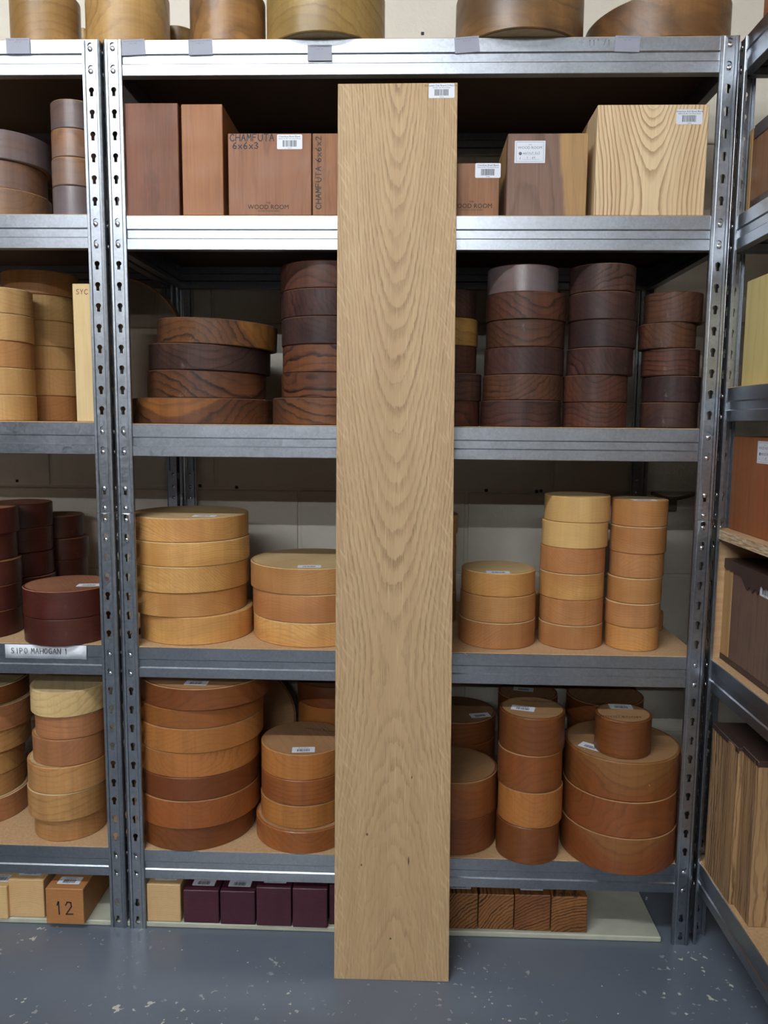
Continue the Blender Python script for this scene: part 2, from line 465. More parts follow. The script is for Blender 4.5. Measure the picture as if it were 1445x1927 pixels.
M['grey_f'] = wood('weathered_face', srgb(122, 110, 94), srgb(88, 78, 66), 60, .3, .25, .014, .3, srgb(104, 94, 80), rough=.75, saw=.1, rand=.0, spec=.2)
M['sipo'] = wood('sipo_mahogany', srgb(84, 38, 27), srgb(48, 20, 15), 120, .5, .28, .012, .5, srgb(70, 28, 20), rough=.40, zc=.09, saw=.25, rand=.10, wax=.08, spec=.45)
M['sipo_f'] = wood('sawn_sipo', srgb(146, 102, 74), srgb(104, 64, 46), 130, .4, .30, .008, .3, srgb(120, 76, 54), rough=.65, saw=.1, rand=.06, spec=.2)
M['oak'] = wood('waxed_oak', srgb(198, 149, 92), srgb(124, 80, 45), 85, .62, .20, .014, .45, srgb(172, 124, 74), rough=.45, zc=.08, saw=.3, rand=.10)
M['ash_disc'] = wood('ash_disc', srgb(226, 196, 140), srgb(156, 116, 66), 62, .62, .18, .02, .4, srgb(206, 172, 112), rough=.5, zc=.07, saw=.2, rand=.05)
M['oak_brown'] = wood('brown_oak', srgb(182, 126, 82), srgb(122, 78, 50), 85, .5, .2, .014, .5, srgb(150, 98, 62), rough=.45, zc=.08, saw=.3, rand=.06)
M['oak_f'] = wood('sawn_oak', srgb(200, 178, 138), srgb(160, 134, 92), 85, .4, .25, .012, .3, srgb(182, 156, 112), rough=.7, saw=.15, rand=.05, spec=.2)
BL = dict(axis='Z', rot=False, saw=.12)
M['chamfuta'] = wood('chamfuta', srgb(146, 100, 68), srgb(88, 56, 37), 70, .5, .40, .02, .4, srgb(148, 98, 68), zc=.05, slope=-.12, rough=.55, rand=.04, **BL)
M['chamfuta_red'] = wood('reddish_chamfuta', srgb(122, 80, 58), srgb(74, 46, 34), 80, .45, .45, .02, .4, srgb(136, 86, 64), zc=.12, rough=.6, rand=.04, **BL)
M['chamfuta_orange'] = wood('orange_chamfuta', srgb(158, 106, 66), srgb(106, 66, 40), 90, .4, .40, .015, .4, srgb(160, 104, 64), zc=.12, rough=.55, rand=.04, **BL)
M['chamfuta_rough'] = wood('rough_chamfuta', srgb(150, 106, 74), srgb(80, 50, 34), 100, .45, .65, .035, .4, srgb(146, 98, 66), zc=.08, rough=.65, bump=.3, rand=.03, **BL)
M['walnut_half'] = wood('walnut_and_sapwood', srgb(132, 102, 86), srgb(76, 54, 45), 75, .6, .30, .016, .35, srgb(124, 92, 78), zc=.06, slope=.10, ycen=-.040, sap=srgb(180, 142, 94), saplim=(.088, .094), rough=.55, rand=.0, **BL)
M['ash'] = wood('ash', srgb(232, 206, 164), srgb(152, 108, 68), 165, 1.0, .20, .006, .25, srgb(212, 176, 130), zc=.066, slope=.0, curve=-1.3, xm=.02, ycen=.0, endg=0, rough=.55, rand=.0, sharp=True, **BL)
M['oak_board'] = oak_board_mat()
M['billet_maple'] = wood('end_grain_maple', srgb(222, 186, 134), srgb(178, 132, 84), 230, .45, .15, .010, .4, srgb(202, 158, 104), axis='Y', rot=False, zc=.10, rough=.55, saw=.1, rand=.10)
M['billet_brown'] = wood('end_grain_brown', srgb(182, 126, 78), srgb(136, 86, 50), 140, .4, .2, .012, .5, srgb(160, 106, 62), axis='Y', rot=False, zc=.10, rough=.55, saw=.1, rand=.05)
M['purple'] = wood('purpleheart', srgb(72, 34, 46), srgb(40, 17, 26), 120, .4, .3, .012, .4, srgb(70, 28, 42), axis='Y', rot=False, zc=.10, rough=.48, saw=.2, rand=.12, wax=.06)
M['zebra'] = wood('zebrano', srgb(144, 96, 52), srgb(34, 20, 13), 150, 1.25, .20, .012, .4, srgb(104, 64, 36), axis='Y', rot=False, zc=.0, ycen=.0, spin=.16, thin=True, rough=.48, saw=.1, rand=.10)
M['zebra_pale'] = wood('pale_zebrano', srgb(176, 142, 100), srgb(74, 52, 36), 130, 1.0, .60, .022, .45, srgb(150, 116, 82), axis='Z', rot=False, zc=.16, ycen=.10, rough=.6, saw=.1, rand=.04, thin=True)
M['bark_block'] = wood('dark_burr', srgb(122, 98, 84), srgb(66, 48, 40), 50, .45, .40, .02, .6, srgb(112, 84, 72), axis='Z', rot=False, rough=.5, saw=.1, rand=.0)
M['sapstrip'] = wood('pale_sapwood', srgb(184, 150, 104), srgb(140, 106, 66), 60, .4, .25, .02, .4, srgb(190, 150, 92), axis='Z', rot=False, rough=.55, saw=.05, rand=.0)
M['redblock'] = wood('red_brown_block', srgb(150, 92, 52), srgb(100, 56, 32), 60, .4, .3, .02, .5, srgb(160, 92, 52), axis='Z', rot=False, rough=.45, saw=.1, rand=.0)
M['yellow'] = wood('yellow_board', srgb(222, 202, 138), srgb(196, 168, 96), 40, .4, .3, .03, .5, srgb(206, 184, 108), axis='Z', rot=False, rough=.55, saw=.05, rand=.0)
M['walnut_block'] = wood('walnut_block', srgb(140, 100, 66), srgb(82, 54, 36), 60, .5, .35, .02, .4, srgb(108, 74, 50), axis='Z', rot=False, rough=.5, saw=.1, rand=.0)
M['wax'] = plain('dark_wax', srgb(64, 48, 42), .4)
M['cable'] = plain('cable_sheath', srgb(96, 84, 66), .5)
M['lamp_body'] = plain('lamp_body', srgb(225, 225, 222), .5)
# ---------------------------------------------------------------- the room
YW = .470                                       # face of the block wall behind the racking
XW = 1.665                                      # wall behind the right-hand racking
structure(new_obj('floor', box_mesh('floor', -4.0, XW+.1, -7.4, YW+.1, -.06, 0.0), M['floor']))
structure(new_obj('ceiling', box_mesh('ceiling', -4.0, XW+.1, -7.4, YW+.1, 2.80, 2.86), M['ceil']))
wb = structure(new_obj('wall_back', box_mesh('wall_back', -4.0, XW+.1, YW+.006, YW+.1, 0, 2.80), M['wall']))
structure(new_obj('wall_left', box_mesh('wall_left', -4.1, -4.0, -7.5, YW+.1, 0, 2.80), M['dark_wall']))
structure(new_obj('wall_front', box_mesh('wall_front', -4.0, XW+.1, -7.5, -7.4, 0, 2.80), M['dark_wall']))
structure(new_obj('wall_right', box_mesh('wall_right', XW, XW+.1, -7.4, YW+.006, 0, 2.80), M['wall']))
BWD, BHT, JT = .427, .2085, .008
blk = box_mesh('concrete_block', -BWD/2+JT/2, BWD/2-JT/2, 0, .02, JT/2, BHT-JT/2, .0035, 2)
blk.materials.append(M['wall'])
z_joint = .6745
k0 = -4
for k in range(-4, 8):
    zb = z_joint + k*BHT
    if zb < -.20 or zb > 2.3:
        continue
    xo = .2895 + BWD/2 + (0 if k % 2 == 0 else BWD/2)
    for i in range(-5, 4):
        xc = xo + i*BWD
        if xc < -1.3 or xc > XW-.0:
            continue
        if zb < 0:
            continue
        new_obj('concrete_block', blk, None, wb, (xc, YW, zb))
# drilled holes left in the blockwork
HOLE = box_mesh('anchor_hole', -.004, .004, -.0006, .003, -.004, .004, .0018, 2)
HOLE.materials.append(M['ink'])
for q in ((376, 914), (445, 917), (32, 905), (915, 923), (1010, 925), (1018, 924), (795, 63)):
    h_ = at(*q, 1, YW-.0004)
    new_obj('anchor_hole', HOLE, None, wb, tuple(h_))
slab = new_obj('floor_slab', box_mesh('floor_slab', -1.20, 1.098, .004, YW-.004, 0.0005, .012, .002), M['slab'])
structure(slab)

# ---------------------------------------------------------------- racking
HT, WID, DEP = 1.746, 1.15, .45
PITCH = .0389
ZJ = float(at(240, 965, 1, 0)[2])
LV = [1.746, 1.4358, 1.0464, .6024, .1722]      # top edges of the beams
BH = .062
FL = .033

def keyhole(cz, flip=False):
    pts = []
    r, w, low = .0050, .0029, .0112
    a0 = math.asin(w/r)
    for i in range(11):
        a = -math.pi/2 + a0 + (2*math.pi-2*a0)*i/10
        pts.append((r*math.cos(a), r*math.sin(a)))
    pts += [(-w, -low), (w, -low)]
    if flip:
        pts = [(x, -y) for x, y in pts]
    return [(x, y+cz) for x, y in pts]

def holed_strip(bm, s0, s1, z0, z1, holes, n):
    """flat strip with real keyholes; holes = [(z, flip)] ; returns nothing, adds faces in the (s, n, z) frame"""
    sc = (s0+s1)/2
    hs = sorted(holes)
    cuts = [z0]
    for a, b in zip(hs[:-1], hs[1:]):
        cuts.append((a[0]+b[0])/2-.002)
    cuts.append(z1)
    for (cz, fl), a, b in zip(hs, cuts[:-1], cuts[1:]):
        outer = [bm.verts.new((s0, n, a)), bm.verts.new((s1, n, a)), bm.verts.new((s1, n, b)), bm.verts.new((s0, n, b))]
        inner = [bm.verts.new((sc+x, n, z)) for x, z in keyhole(cz, fl)]
        ed = []
        for ring in (outer, inner):
            for i in range(len(ring)):
                ed.append(bm.edges.new((ring[i], ring[(i+1) % len(ring)])))
        bmesh.ops.triangle_fill(bm, edges=ed, use_beauty=True)

def flange_profile(bm, pts, z0, z1):
    lo = [bm.verts.new((s, n, z0)) for s, n in pts]
    hi = [bm.verts.new((s, n, z1)) for s, n in pts]
    for i in range(len(pts)-1):
        bm.faces.new((lo[i], lo[i+1], hi[i+1], hi[i]))

def upright_mesh(name, mx, my):
    """L-section post; corner at 0,0, flanges along mx*x and my*y"""
    bm = bmesh.new()
    up = [(HT-.009-PITCH*k, False) for k in range(0, 23) if k not in (20,)]
    lo = [(LV[3]-.009-PITCH*j, False) for j in range(-7, 13)] + [(LV[3]-.003-PITCH*14, True), (LV[3]-.003-PITCH*15, True)]
    def one(z0, z1, holes, g):
        b2 = bmesh.new()
        holes = [h for h in holes if z0+.012 < h[0] < z1-.006]
        holed_strip(b2, .0075, .0255, z0, z1, holes, .0008-g)
        flange_profile(b2, [(0, .003-g), (.0009, .0004-g), (.003, -.0006-g), (.0058, -.0006-g), (.0066, .0012-g), (.0075, .0008-g)], z0, z1)
        flange_profile(b2, [(.0255, .0008-g), (.0264, .0012-g), (.0274, -.0006-g), (FL-.001, -.0006-g), (FL, .0006-g), (FL, .0050-g)], z0, z1)
        return b2
    for (z0, z1, holes, g) in ((ZJ, HT, up, 0.0), (0.0, ZJ-.0008, lo, .0006)):
        for swap in (False, True):
            b2 = one(z0, z1, holes, g)
            for v in b2.verts:
                s, n, z = v.co
                v.co = Vector((n*mx, s*my, z)) if swap else Vector((s*mx, n*my, z))
            tmp = bpy.data.meshes.new('tmp')
            b2.to_mesh(tmp)
            b2.free()
            bm.from_mesh(tmp)
            bpy.data.meshes.remove(tmp)
    bmesh.ops.remove_doubles(bm, verts=bm.verts, dist=.00005)
    me = mesh_from_bm(name, bm)
    return me

def beam_mesh(name, length, dep_sign=1, axis='x'):
    prof = [(.020, -BH+.008), (.020, -BH+.0008), (.0185, -BH), (.0035, -BH), (.0022, -BH+.001), (.0022, -.0425), (.0048, -.0402),
            (.0048, -.0262), (.0022, -.0238), (.0022, -.0006), (.0032, 0.0)]
    bm = bmesh.new()
    a, b = [], []
    for (d, z) in prof:
        if axis == 'x':
            a.append(bm.verts.new((0, d*dep_sign, z)))
            b.append(bm.verts.new((length, d*dep_sign, z)))
        else:
            a.append(bm.verts.new((d*dep_sign, 0, z)))
            b.append(bm.verts.new((d*dep_sign, length, z)))
    for i in range(len(prof)-1):
        bm.faces.new((a[i], a[i+1], b[i+1], b[i]))
    return mesh_from_bm(name, bm)

def rivet_mesh():
    bm = bmesh.new()
    prof = [(.0046, 0), (.0046, -.0008), (.0038, -.0018), (.0022, -.0024), (.0, -.0026)]
    n = 14
    rings = []
    for r, y in prof[:-1]:
        rings.append([bm.verts.new((r*math.cos(2*math.pi*i/n), y, r*math.sin(2*math.pi*i/n))) for i in range(n)])
    c = bm.verts.new((0, prof[-1][1], 0))
    for a, b in zip(rings[:-1], rings[1:]):
        for i in range(n):
            bm.faces.new((a[i], a[(i+1) % n], b[(i+1) % n], b[i])).smooth = True
    for i in range(n):
        bm.faces.new((rings[-1][i], rings[-1][(i+1) % n], c)).smooth = True
    me = mesh_from_bm('rivet', bm)
    me.materials.append(M['rivet'])
    return me
RIV = rivet_mesh()

def add_solid(o, t=.0011, off=-1):
    md = o.modifiers.new('thickness', 'SOLIDIFY')
    md.thickness = t
    md.offset = off

UP = {}
for mx in (1, -1):
    for my in (1, -1):
        UP[mx, my] = upright_mesh('upright', mx, my)
        UP[mx, my].materials.append(M['steel'])
BEAM = {}
for k, a in (('front', (WID-.004, 1, 'x')), ('rear', (WID-.004, -1, 'x')), ('left', (DEP-.006, 1, 'y')), ('right', (DEP-.006, -1, 'y'))):
    BEAM[k] = beam_mesh('shelf_beam', *a)
    BEAM[k].materials.append(M['steel'])
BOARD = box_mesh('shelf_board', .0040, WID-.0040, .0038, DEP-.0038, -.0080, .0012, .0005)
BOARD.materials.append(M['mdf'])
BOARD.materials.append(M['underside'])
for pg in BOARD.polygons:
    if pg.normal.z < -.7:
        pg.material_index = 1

def splice_mesh():
    bm = bmesh.new()
    bm_box(bm, .006, .027, -.0012, 0, -.058, .058)
    bmesh.ops.bevel(bm, geom=[e for e in bm.edges if abs(e.verts[0].co.y-e.verts[1].co.y) > .0005], offset=.003, segments=3, affect='EDGES')
    me = mesh_from_bm('splice_plate', bm)
    me.materials.append(M['steel'])
    return me
SPL = splice_mesh()

def shelving(label, loc, rotz, levels, dz=0.0, boards=True, skip_board=()):
    root = bpy.data.objects.new('shelving_unit', None)
    root.empty_display_size = .1
    COL.objects.link(root)
    root.location = loc
    root.rotation_euler = (0, 0, rotz)
    tag(root, label, 'shelving unit', 'galvanised shelving units')
    posts = {}
    for mx, my, x, y in ((1, 1, 0, 0), (-1, 1, WID, 0), (1, -1, 0, DEP), (-1, -1, WID, DEP)):
        o = new_obj('upright', UP[mx, my], None, root, (x, y, 0))
        add_solid(o)
        posts[mx, my] = o
        # rivets that show on the front faces
        if my == 1:
            zs = []
            for z in levels:
                zs += [z-.0155, z-.0155-PITCH]
            zs += [HT-.009-PITCH*21+.001, HT-.009-PITCH*22+.001, LV[3]-.016+PITCH*7, LV[3]-.016+PITCH*6]
            for z in zs:
                rv = new_obj('rivet', RIV, None, o, (mx*.0165, -.0004, z))
            for z in zs:            # the same rivets on the end face
                rv = new_obj('rivet', RIV, None, o, (-.0004*mx, .0165, z))
                rv.rotation_euler = (0, 0, -math.pi/2 if mx == 1 else math.pi/2)
        else:
            # splice plate joining the two halves of the post, seen from the front
            sp = new_obj('splice_plate', SPL, None, o, (0 if mx == 1 else -.033, -.0018 if my == -1 else .002, ZJ))
            for dz_ in (.045, .014, -.014, -.045):
                new_obj('rivet', RIV, None, sp, (.0165, -.0010, dz_))
    for i, z in enumerate(levels):
        z += dz
        for k, p in (('front', (.002, 0, z)), ('rear', (.002, DEP, z)), ('left', (0, .003, z)), ('right', (WID, .003, z))):
            o = new_obj('shelf_beam', BEAM[k], None, root, p)
            add_solid(o, .0010)
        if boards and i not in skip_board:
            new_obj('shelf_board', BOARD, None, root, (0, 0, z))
    return root
main_unit = shelving('galvanised steel shelving unit standing behind the upright oak board', (0, 0, 0), 0, LV)
left_unit = shelving('galvanised steel shelving unit with the handwritten paper sign, cut off at left edge', (-WID-.009, .001, 0), 0, LV, .0025)
XR = 1.1624
RLV = [1.748, 1.4357, 1.1240, .5990, .1780]
right_unit = shelving('galvanised steel shelving unit at right edge, set square to the others', (XR, .0345, 0), -math.pi/2, RLV)
ST = [z+.0013 for z in LV]                       # tops of the shelf boards
STL = [z+.0013+.0025 for z in LV]
STR = [z+.0013 for z in RLV]

# ---------------------------------------------------------------- lettering
def text_mesh(body, size, align='CENTER'):
    cu = bpy.data.curves.new('txt', 'FONT')
    cu.body = body
    cu.size = size
    cu.align_x = align
    cu.align_y = 'CENTER'
    cu.resolution_u = 2
    ob = bpy.data.objects.new('txt', cu)
    me = bpy.data.meshes.new_from_object(ob)
    bpy.data.objects.remove(ob)
    bpy.data.curves.remove(cu)
    return me

STROKES = {
 'A': [[(0, 0), (.5, 1), (1, 0)], [(.2, .4), (.8, .4)]], 'C': [[(1, .85), (.6, 1), (.15, .8), (0, .4), (.25, .05), (.7, 0), (1, .15)]],
 'H': [[(0, 0), (0, 1)], [(1, 0), (1, 1)], [(0, .5), (1, .5)]], 'M': [[(0, 0), (.1, 1), (.5, .4), (.9, 1), (1, 0)]],
 'F': [[(0, 0), (0, 1), (.9, 1)], [(0, .55), (.7, .55)]], 'U': [[(0, 1), (0, .3), (.3, 0), (.7, 0), (1, .3), (1, 1)]],
 'T': [[(0, 1), (1, 1)], [(.5, 1), (.5, 0)]], '6': [[(.8, 1), (.3, .7), (.05, .3), (.3, 0), (.75, .05), (.85, .35), (.5, .5), (.1, .35)]],
 'x': [[(.1, 0), (.9, .6)], [(.1, .6), (.9, 0)]], '3': [[(.1, .9), (.6, 1), (.85, .75), (.4, .52), (.9, .3), (.6, 0), (.05, .1)]],
 '2': [[(.05, .75), (.3, 1), (.75, .95), (.8, .65), (.05, .02), (.95, .05)]], '1': [[(.3, .75), (.5, 1), (.5, 0)]],
 'S': [[(.9, .9), (.5, 1), (.1, .8), (.3, .55), (.8, .4), (.85, .15), (.5, 0), (.05, .1)]], 'Y': [[(0, 1), (.45, .5), (.9, 1)], [(.45, .5), (.4, 0)]],
 'I': [[(.5, 0), (.5, 1)]], 'P': [[(0, 0), (0, 1), (.7, .95), (.85, .7), (.6, .5), (0, .45)]],
 'O': [[(.5, 1), (.1, .75), (.05, .3), (.45, 0), (.9, .25), (.9, .75), (.5, 1)]], 'G': [[(1, .85), (.5, 1), (.1, .7), (.1, .25), (.5, 0), (.95, .15), (.95, .5), (.6, .5)]],
 'N': [[(0, 0), (.05, 1), (.9, 0), (1, 1)]], 'Z': [[(0, 1), (1, 1), (0, 0), (1, 0)]], 'E': [[(1, 1), (0, 1), (0, 0), (1, 0)], [(0, .5), (.8, .5)]],
 'B': [[(0, 0), (0, 1), (.7, .9), (.7, .6), (0, .5), (.85, .4), (.8, .1), (0, 0)]], 'R': [[(0, 0), (0, 1), (.8, .9), (.75, .6), (0, .5), (.9, 0)]],
 '0': [[(.5, 1), (.1, .75), (.05, .3), (.45, 0), (.85, .25), (.9, .75), (.5, 1)]], '/': [[(.1, 0), (.9, 1.1)]], '"': [[(.3, 1.1), (.25, .85)], [(.6, 1.1), (.55, .85)]],
 '.': [[(.4, .45), (.6, .45)]], '/1': [], 'a': [[(.9, .6), (.4, .65), (.1, .3), (.4, 0), (.8, .25), (.9, .6), (.95, 0)]],
 'l': [[(.5, 0), (.45, 1.0)]], 'n': [[(.1, 0), (.1, .6), (.6, .6), (.8, .3), (.8, 0)]], 'u': [[(.1, .6), (.15, .1), (.6, 0), (.85, .2), (.85, .6)]], 't': [[(.5, 1), (.45, .1), (.8, 0)], [(.1, .65), (.9, .65)]],
 'w': [[(0, .6), (.25, 0), (.5, .5), (.75, 0), (1, .6)]], '4': [[(.7, 0), (.7, 1), (.05, .35), (.95, .35)]], '9': [[(.8, .6), (.4, .5), (.1, .75), (.4, 1), (.8, .85), (.75, 0)]],
}
def stroke_mesh(body, h, wd, pen, gap=.35):
    """handwriting as flat pen strokes in the xy plane, baseline at y=0"""
    bm = bmesh.new()
    x = 0.0
    rnd = random.Random(len(body)*13+5)
    for ch in body:
        if ch == ' ':
            x += wd*.8
            continue
        sk = rnd.uniform(-.06, .06)
        for line in STROKES.get(ch, []):
            pts = [Vector((x+(px+sk*py)*wd, py*h+rnd.uniform(-.02, .02)*h, 0)) for px, py in line]
            for a, b in zip(pts[:-1], pts[1:]):
                d = (b-a)
                if d.length < 1e-6:
                    continue
                d.normalize()
                nn = Vector((-d.y, d.x, 0))*pen*.5
                e = d*pen*.35
                q = [bm.verts.new(p) for p in (a-e-nn, b+e-nn, b+e+nn, a-e+nn)]
                bm.faces.new(q)
        x += wd*(1+gap)
    me = mesh_from_bm('handwriting', bm)
    for v in me.vertices:
        v.co.x -= (x-wd*gap)/2
        v.co.y -= h/2
    return me

def frame(center, right, upv):
    r = Vector(right).normalized()
    n = r.cross(Vector(upv)).normalized()
    u = n.cross(r)
    c = Vector(center)
    return Matrix(((r.x, u.x, n.x, c.x), (r.y, u.y, n.y, c.y), (r.z, u.z, n.z, c.z), (0, 0, 0, 1)))

def ink(name, me, mat, parent, mtx, label=None):
    me.materials.clear()
    o = new_obj(name, me, mat, parent)
    o.matrix_local = mtx
    if label:
        o['label'] = label
    return o

def rounded_rect(name, w, h, t, rad, mat):
    bm = bmesh.new()
    pts = []
    for cx, cy, a0 in ((w/2-rad, h/2-rad, 0), (-w/2+rad, h/2-rad, 90), (-w/2+rad, -h/2+rad, 180), (w/2-rad, -h/2+rad, 270)):
        for i in range(4):
            a = math.radians(a0+30*i)
            pts.append((cx+rad*math.cos(a), cy+rad*math.sin(a)))
    lo = [bm.verts.new((x, y, 0)) for x, y in pts]
    hi = [bm.verts.new((x, y, t)) for x, y in pts]
    bm.faces.new(hi)
    bm.faces.new(lo[::-1])
    for i in range(len(pts)):
        j = (i+1) % len(pts)
        bm.faces.new((lo[i], lo[j], hi[j], hi[i]))
    me = mesh_from_bm(name, bm)
    me.materials.append(mat)
    return me

def barcode_mesh(w, h, seed):
    rnd = random.Random(seed)
    bm = bmesh.new()
    x = -w/2
    while x < w/2:
        b = rnd.choice((.0005, .0008, .0012))
        if x+b > w/2:
            break
        q = [bm.verts.new(p) for p in ((x, -h/2, 0), (x+b, -h/2, 0), (x+b, h/2, 0), (x, h/2, 0))]
        bm.faces.new(q)
        x += b+rnd.choice((.0005, .0006, .0010))
    return mesh_from_bm('barcode', bm)

LABEL_ME = rounded_rect('price_label', .047, .026, .0003, .002, M['paper'])
_bc = [0]
def price_label(parent, mtx, lines=('Bowl Blank', 'The Wood Room'), sc=1.0, detail=True):
    """white barcode sticker; mtx is local to the parent thing"""
    o = new_obj('price_label', LABEL_ME, None, parent)
    o.matrix_local = mtx @ Matrix.Scale(sc, 4)
    o['label'] = 'white barcode price sticker'
    _bc[0] += 1
    T = Matrix.Translation
    if detail:
        ink('lettering', text_mesh(lines[0], .0046), M['ink'], o, T((0, .0092, .0004)))
        ink('lettering', text_mesh(lines[1], .0030), M['ink'], o, T((0, .0054, .0004)))
        ink('lettering', text_mesh(str(3400000+_bc[0]*7919), .0022), M['ink'], o, T((0, -.0112, .0004)))
    ink('barcode', barcode_mesh(.026, .0115, _bc[0]), M['ink'], o, T((0, -.0030, .0004)))
    return o

def wood_room_stamp(parent, mtx, size=.011, mat='stamp'):
    T = Matrix.Translation
    ink('maker_stamp', text_mesh('WOOD ROOM', size), M[mat], parent, mtx)
    ink('maker_stamp', text_mesh('THE', size*.40), M[mat], parent, mtx @ T((0, size*.68, 0)))
    ink('maker_stamp', text_mesh('THE HOME OF WOODTURNING', size*.24), M[mat], parent, mtx @ T((0, -size*.60, 0)))

# ---------------------------------------------------------------- round bowl blanks
def disc_mesh(r, h, side, face, seed, bev=.0016, wedge=0.0, n=72, rim=.0035):
    rnd = random.Random(seed)
    ph = [rnd.uniform(0, 6.28) for _ in range(4)]
    am = [rnd.uniform(.0, .006), rnd.uniform(0, .004), rnd.uniform(0, .0015), .0008]
    pale = rnd.random() < .6
    bm = bmesh.new()
    def ring(rr, z, top):
        out = []
        for i in range(n):
            a = 2*math.pi*i/n
            k = 1+am[0]*math.cos(2*a+ph[0])+am[1]*math.cos(3*a+ph[1])+am[2]*math.cos(7*a+ph[2])+am[3]*math.cos(19*a+ph[3])
            x, y = rr*k*math.cos(a), rr*k*math.sin(a)
            out.append(bm.verts.new((x, y, z+(wedge*x if top else 0))))
        return out
    levels = [(r-rim-bev, 0, 0), (r-bev, 0, 0), (r, bev, 0), (r, h-bev, 1), (r-bev, h, 1), (r-rim-bev, h, 1)]
    R = [ring(*l) for l in levels]
    for k in range(len(R)-1):
        for i in range(n):
            j = (i+1) % n
            f = bm.faces.new((R[k][i], R[k][j], R[k+1][j], R[k+1][i]))
            f.smooth = (k == 2)
            f.material_index = 1 if (k == 3 and pale) else 0
    a = bm.faces.new(R[0][::-1]); a.material_index = 1
    b = bm.faces.new(R[-1]); b.material_index = 1
    bmesh.ops.recalc_face_normals(bm, faces=bm.faces)
    for e in bm.edges:
        if len(e.link_faces) == 2 and e.calc_face_angle(0) > .35:
            e.smooth = False
    me = mesh_from_bm('bowl_blank', bm, False)
    me.materials.append(M[side])
    me.materials.append(M[face])
    return me

ORD = ['bottom', 'second', 'third', 'fourth', 'fifth', 'sixth', 'seventh', 'eighth']
_seed = [100]
def one_disc(X, Y, z, r, h, side, face, label, group, tilt=0.0, wedge=0.0):
    _seed[0] += 1
    o = new_obj('bowl_blank', disc_mesh(r, h, side, face, _seed[0], wedge=wedge), None, None, (X, Y, z))
    if tilt:
        o.rotation_euler = (0, math.radians(tilt), 0)
    tag(o, label, 'wood blank', group)
    return o

def ang(px, py):
    d = ray(px, py)
    return math.atan2(d[0], d[1])

STACK = {}
def stack(key, z0, discs, yb=None, Yf=None, Yc=None, where='', colour='', group='', face='maple_f'):
    """discs bottom to top: (left px, right px, px row of the top edge at the front, timber[, opts]).
    The lowest one gets its distance from where its front meets the shelf (yb), or from Yf / Yc given in metres;
    the others stand on it, centred over the same depth."""
    out = []
    z = z0
    n = len(discs)
    py0 = yb
    for i, d in enumerate(discs):
        xl, xr, yt, mat = d[:4]
        op = d[4] if len(d) > 4 else {}
        prev_y = py0 if py0 else yt+50
        pm = (prev_y+yt)/2
        a1, a2 = ang(xl, pm), ang(xr, pm)
        bis, half = (a1+a2)/2, (a2-a1)/2
        yf = op.get('Yf', Yf if i == 0 else None)
        yc = op.get('Yc', Yc)
        if i == 0 and yb is not None:
            xc = (xl+xr)/2
            for _ in range(6):
                yf = at(xc, yb, 2, z)[1]
                D = (yf-CP[1])/(math.cos(bis)-math.sin(half))
                X, Y = CP[0]+D*math.sin(bis), CP[1]+D*math.cos(bis)
                d3 = np.array([X, yf, z])-CP
                xc = 722.5+F*(d3@_r)/(d3@_f)
        elif yf is not None:
            D = (yf-CP[1])/(math.cos(bis)-math.sin(half))
        else:
            D = (yc-CP[1])/math.cos(bis)
        X, Y = CP[0]+D*math.sin(bis), CP[1]+D*math.cos(bis)
        r = D*math.sin(half)
        yfront = Y-r
        d3 = np.array([X, yfront, z+.04])-CP
        xc = 722.5+F*(d3@_r)/(d3@_f)
        zt = at(xc, yt, 1, yfront)[2]
        h = max(.018, zt-z)
        Yc = Y
        if n == 1:
            lab = f'{colour} round blank {where}'
        else:
            w = ORD[i] if i == 0 else ('top' if i == n-1 else ORD[i]+' from bottom')
            lab = f'{w} {colour} disc of {where}'
        if 'label' in op:
            lab = op['label']
        o = one_disc(X, Y, z+.0002, r, h-.0003, mat, op.get('face', face), lab, group, op.get('tilt', 0), op.get('wedge', 0))
        out.append((o, X, Y, z, r, h))
        z += h
        py0 = yt
    STACK[key] = out
    return out

def top_label(key, px, py, ang_deg=0, idx=-1, sc=1.0, lines=('Bowl Blank', 'The Wood Room'), detail=False):
    o, X, Y, z, r, h = STACK[key][idx]
    p = at(px, py, 2, z+h)
    a = math.radians(ang_deg)
    m = frame((p[0]-X, p[1]-Y, h-.0001), (math.cos(a), math.sin(a), 0), (-math.sin(a), math.cos(a), 0))
    return price_label(o, m, lines, sc, detail)
def top_stamp(key, px, py, ang_deg=0, size=.010, idx=-1):
    o, X, Y, z, r, h = STACK[key][idx]
    p = at(px, py, 2, z+h)
    a = math.radians(ang_deg)
    wood_room_stamp(o, frame((p[0]-X, p[1]-Y, h+.0001), (math.cos(a), math.sin(a), 0), (-math.sin(a), math.cos(a), 0)), size)

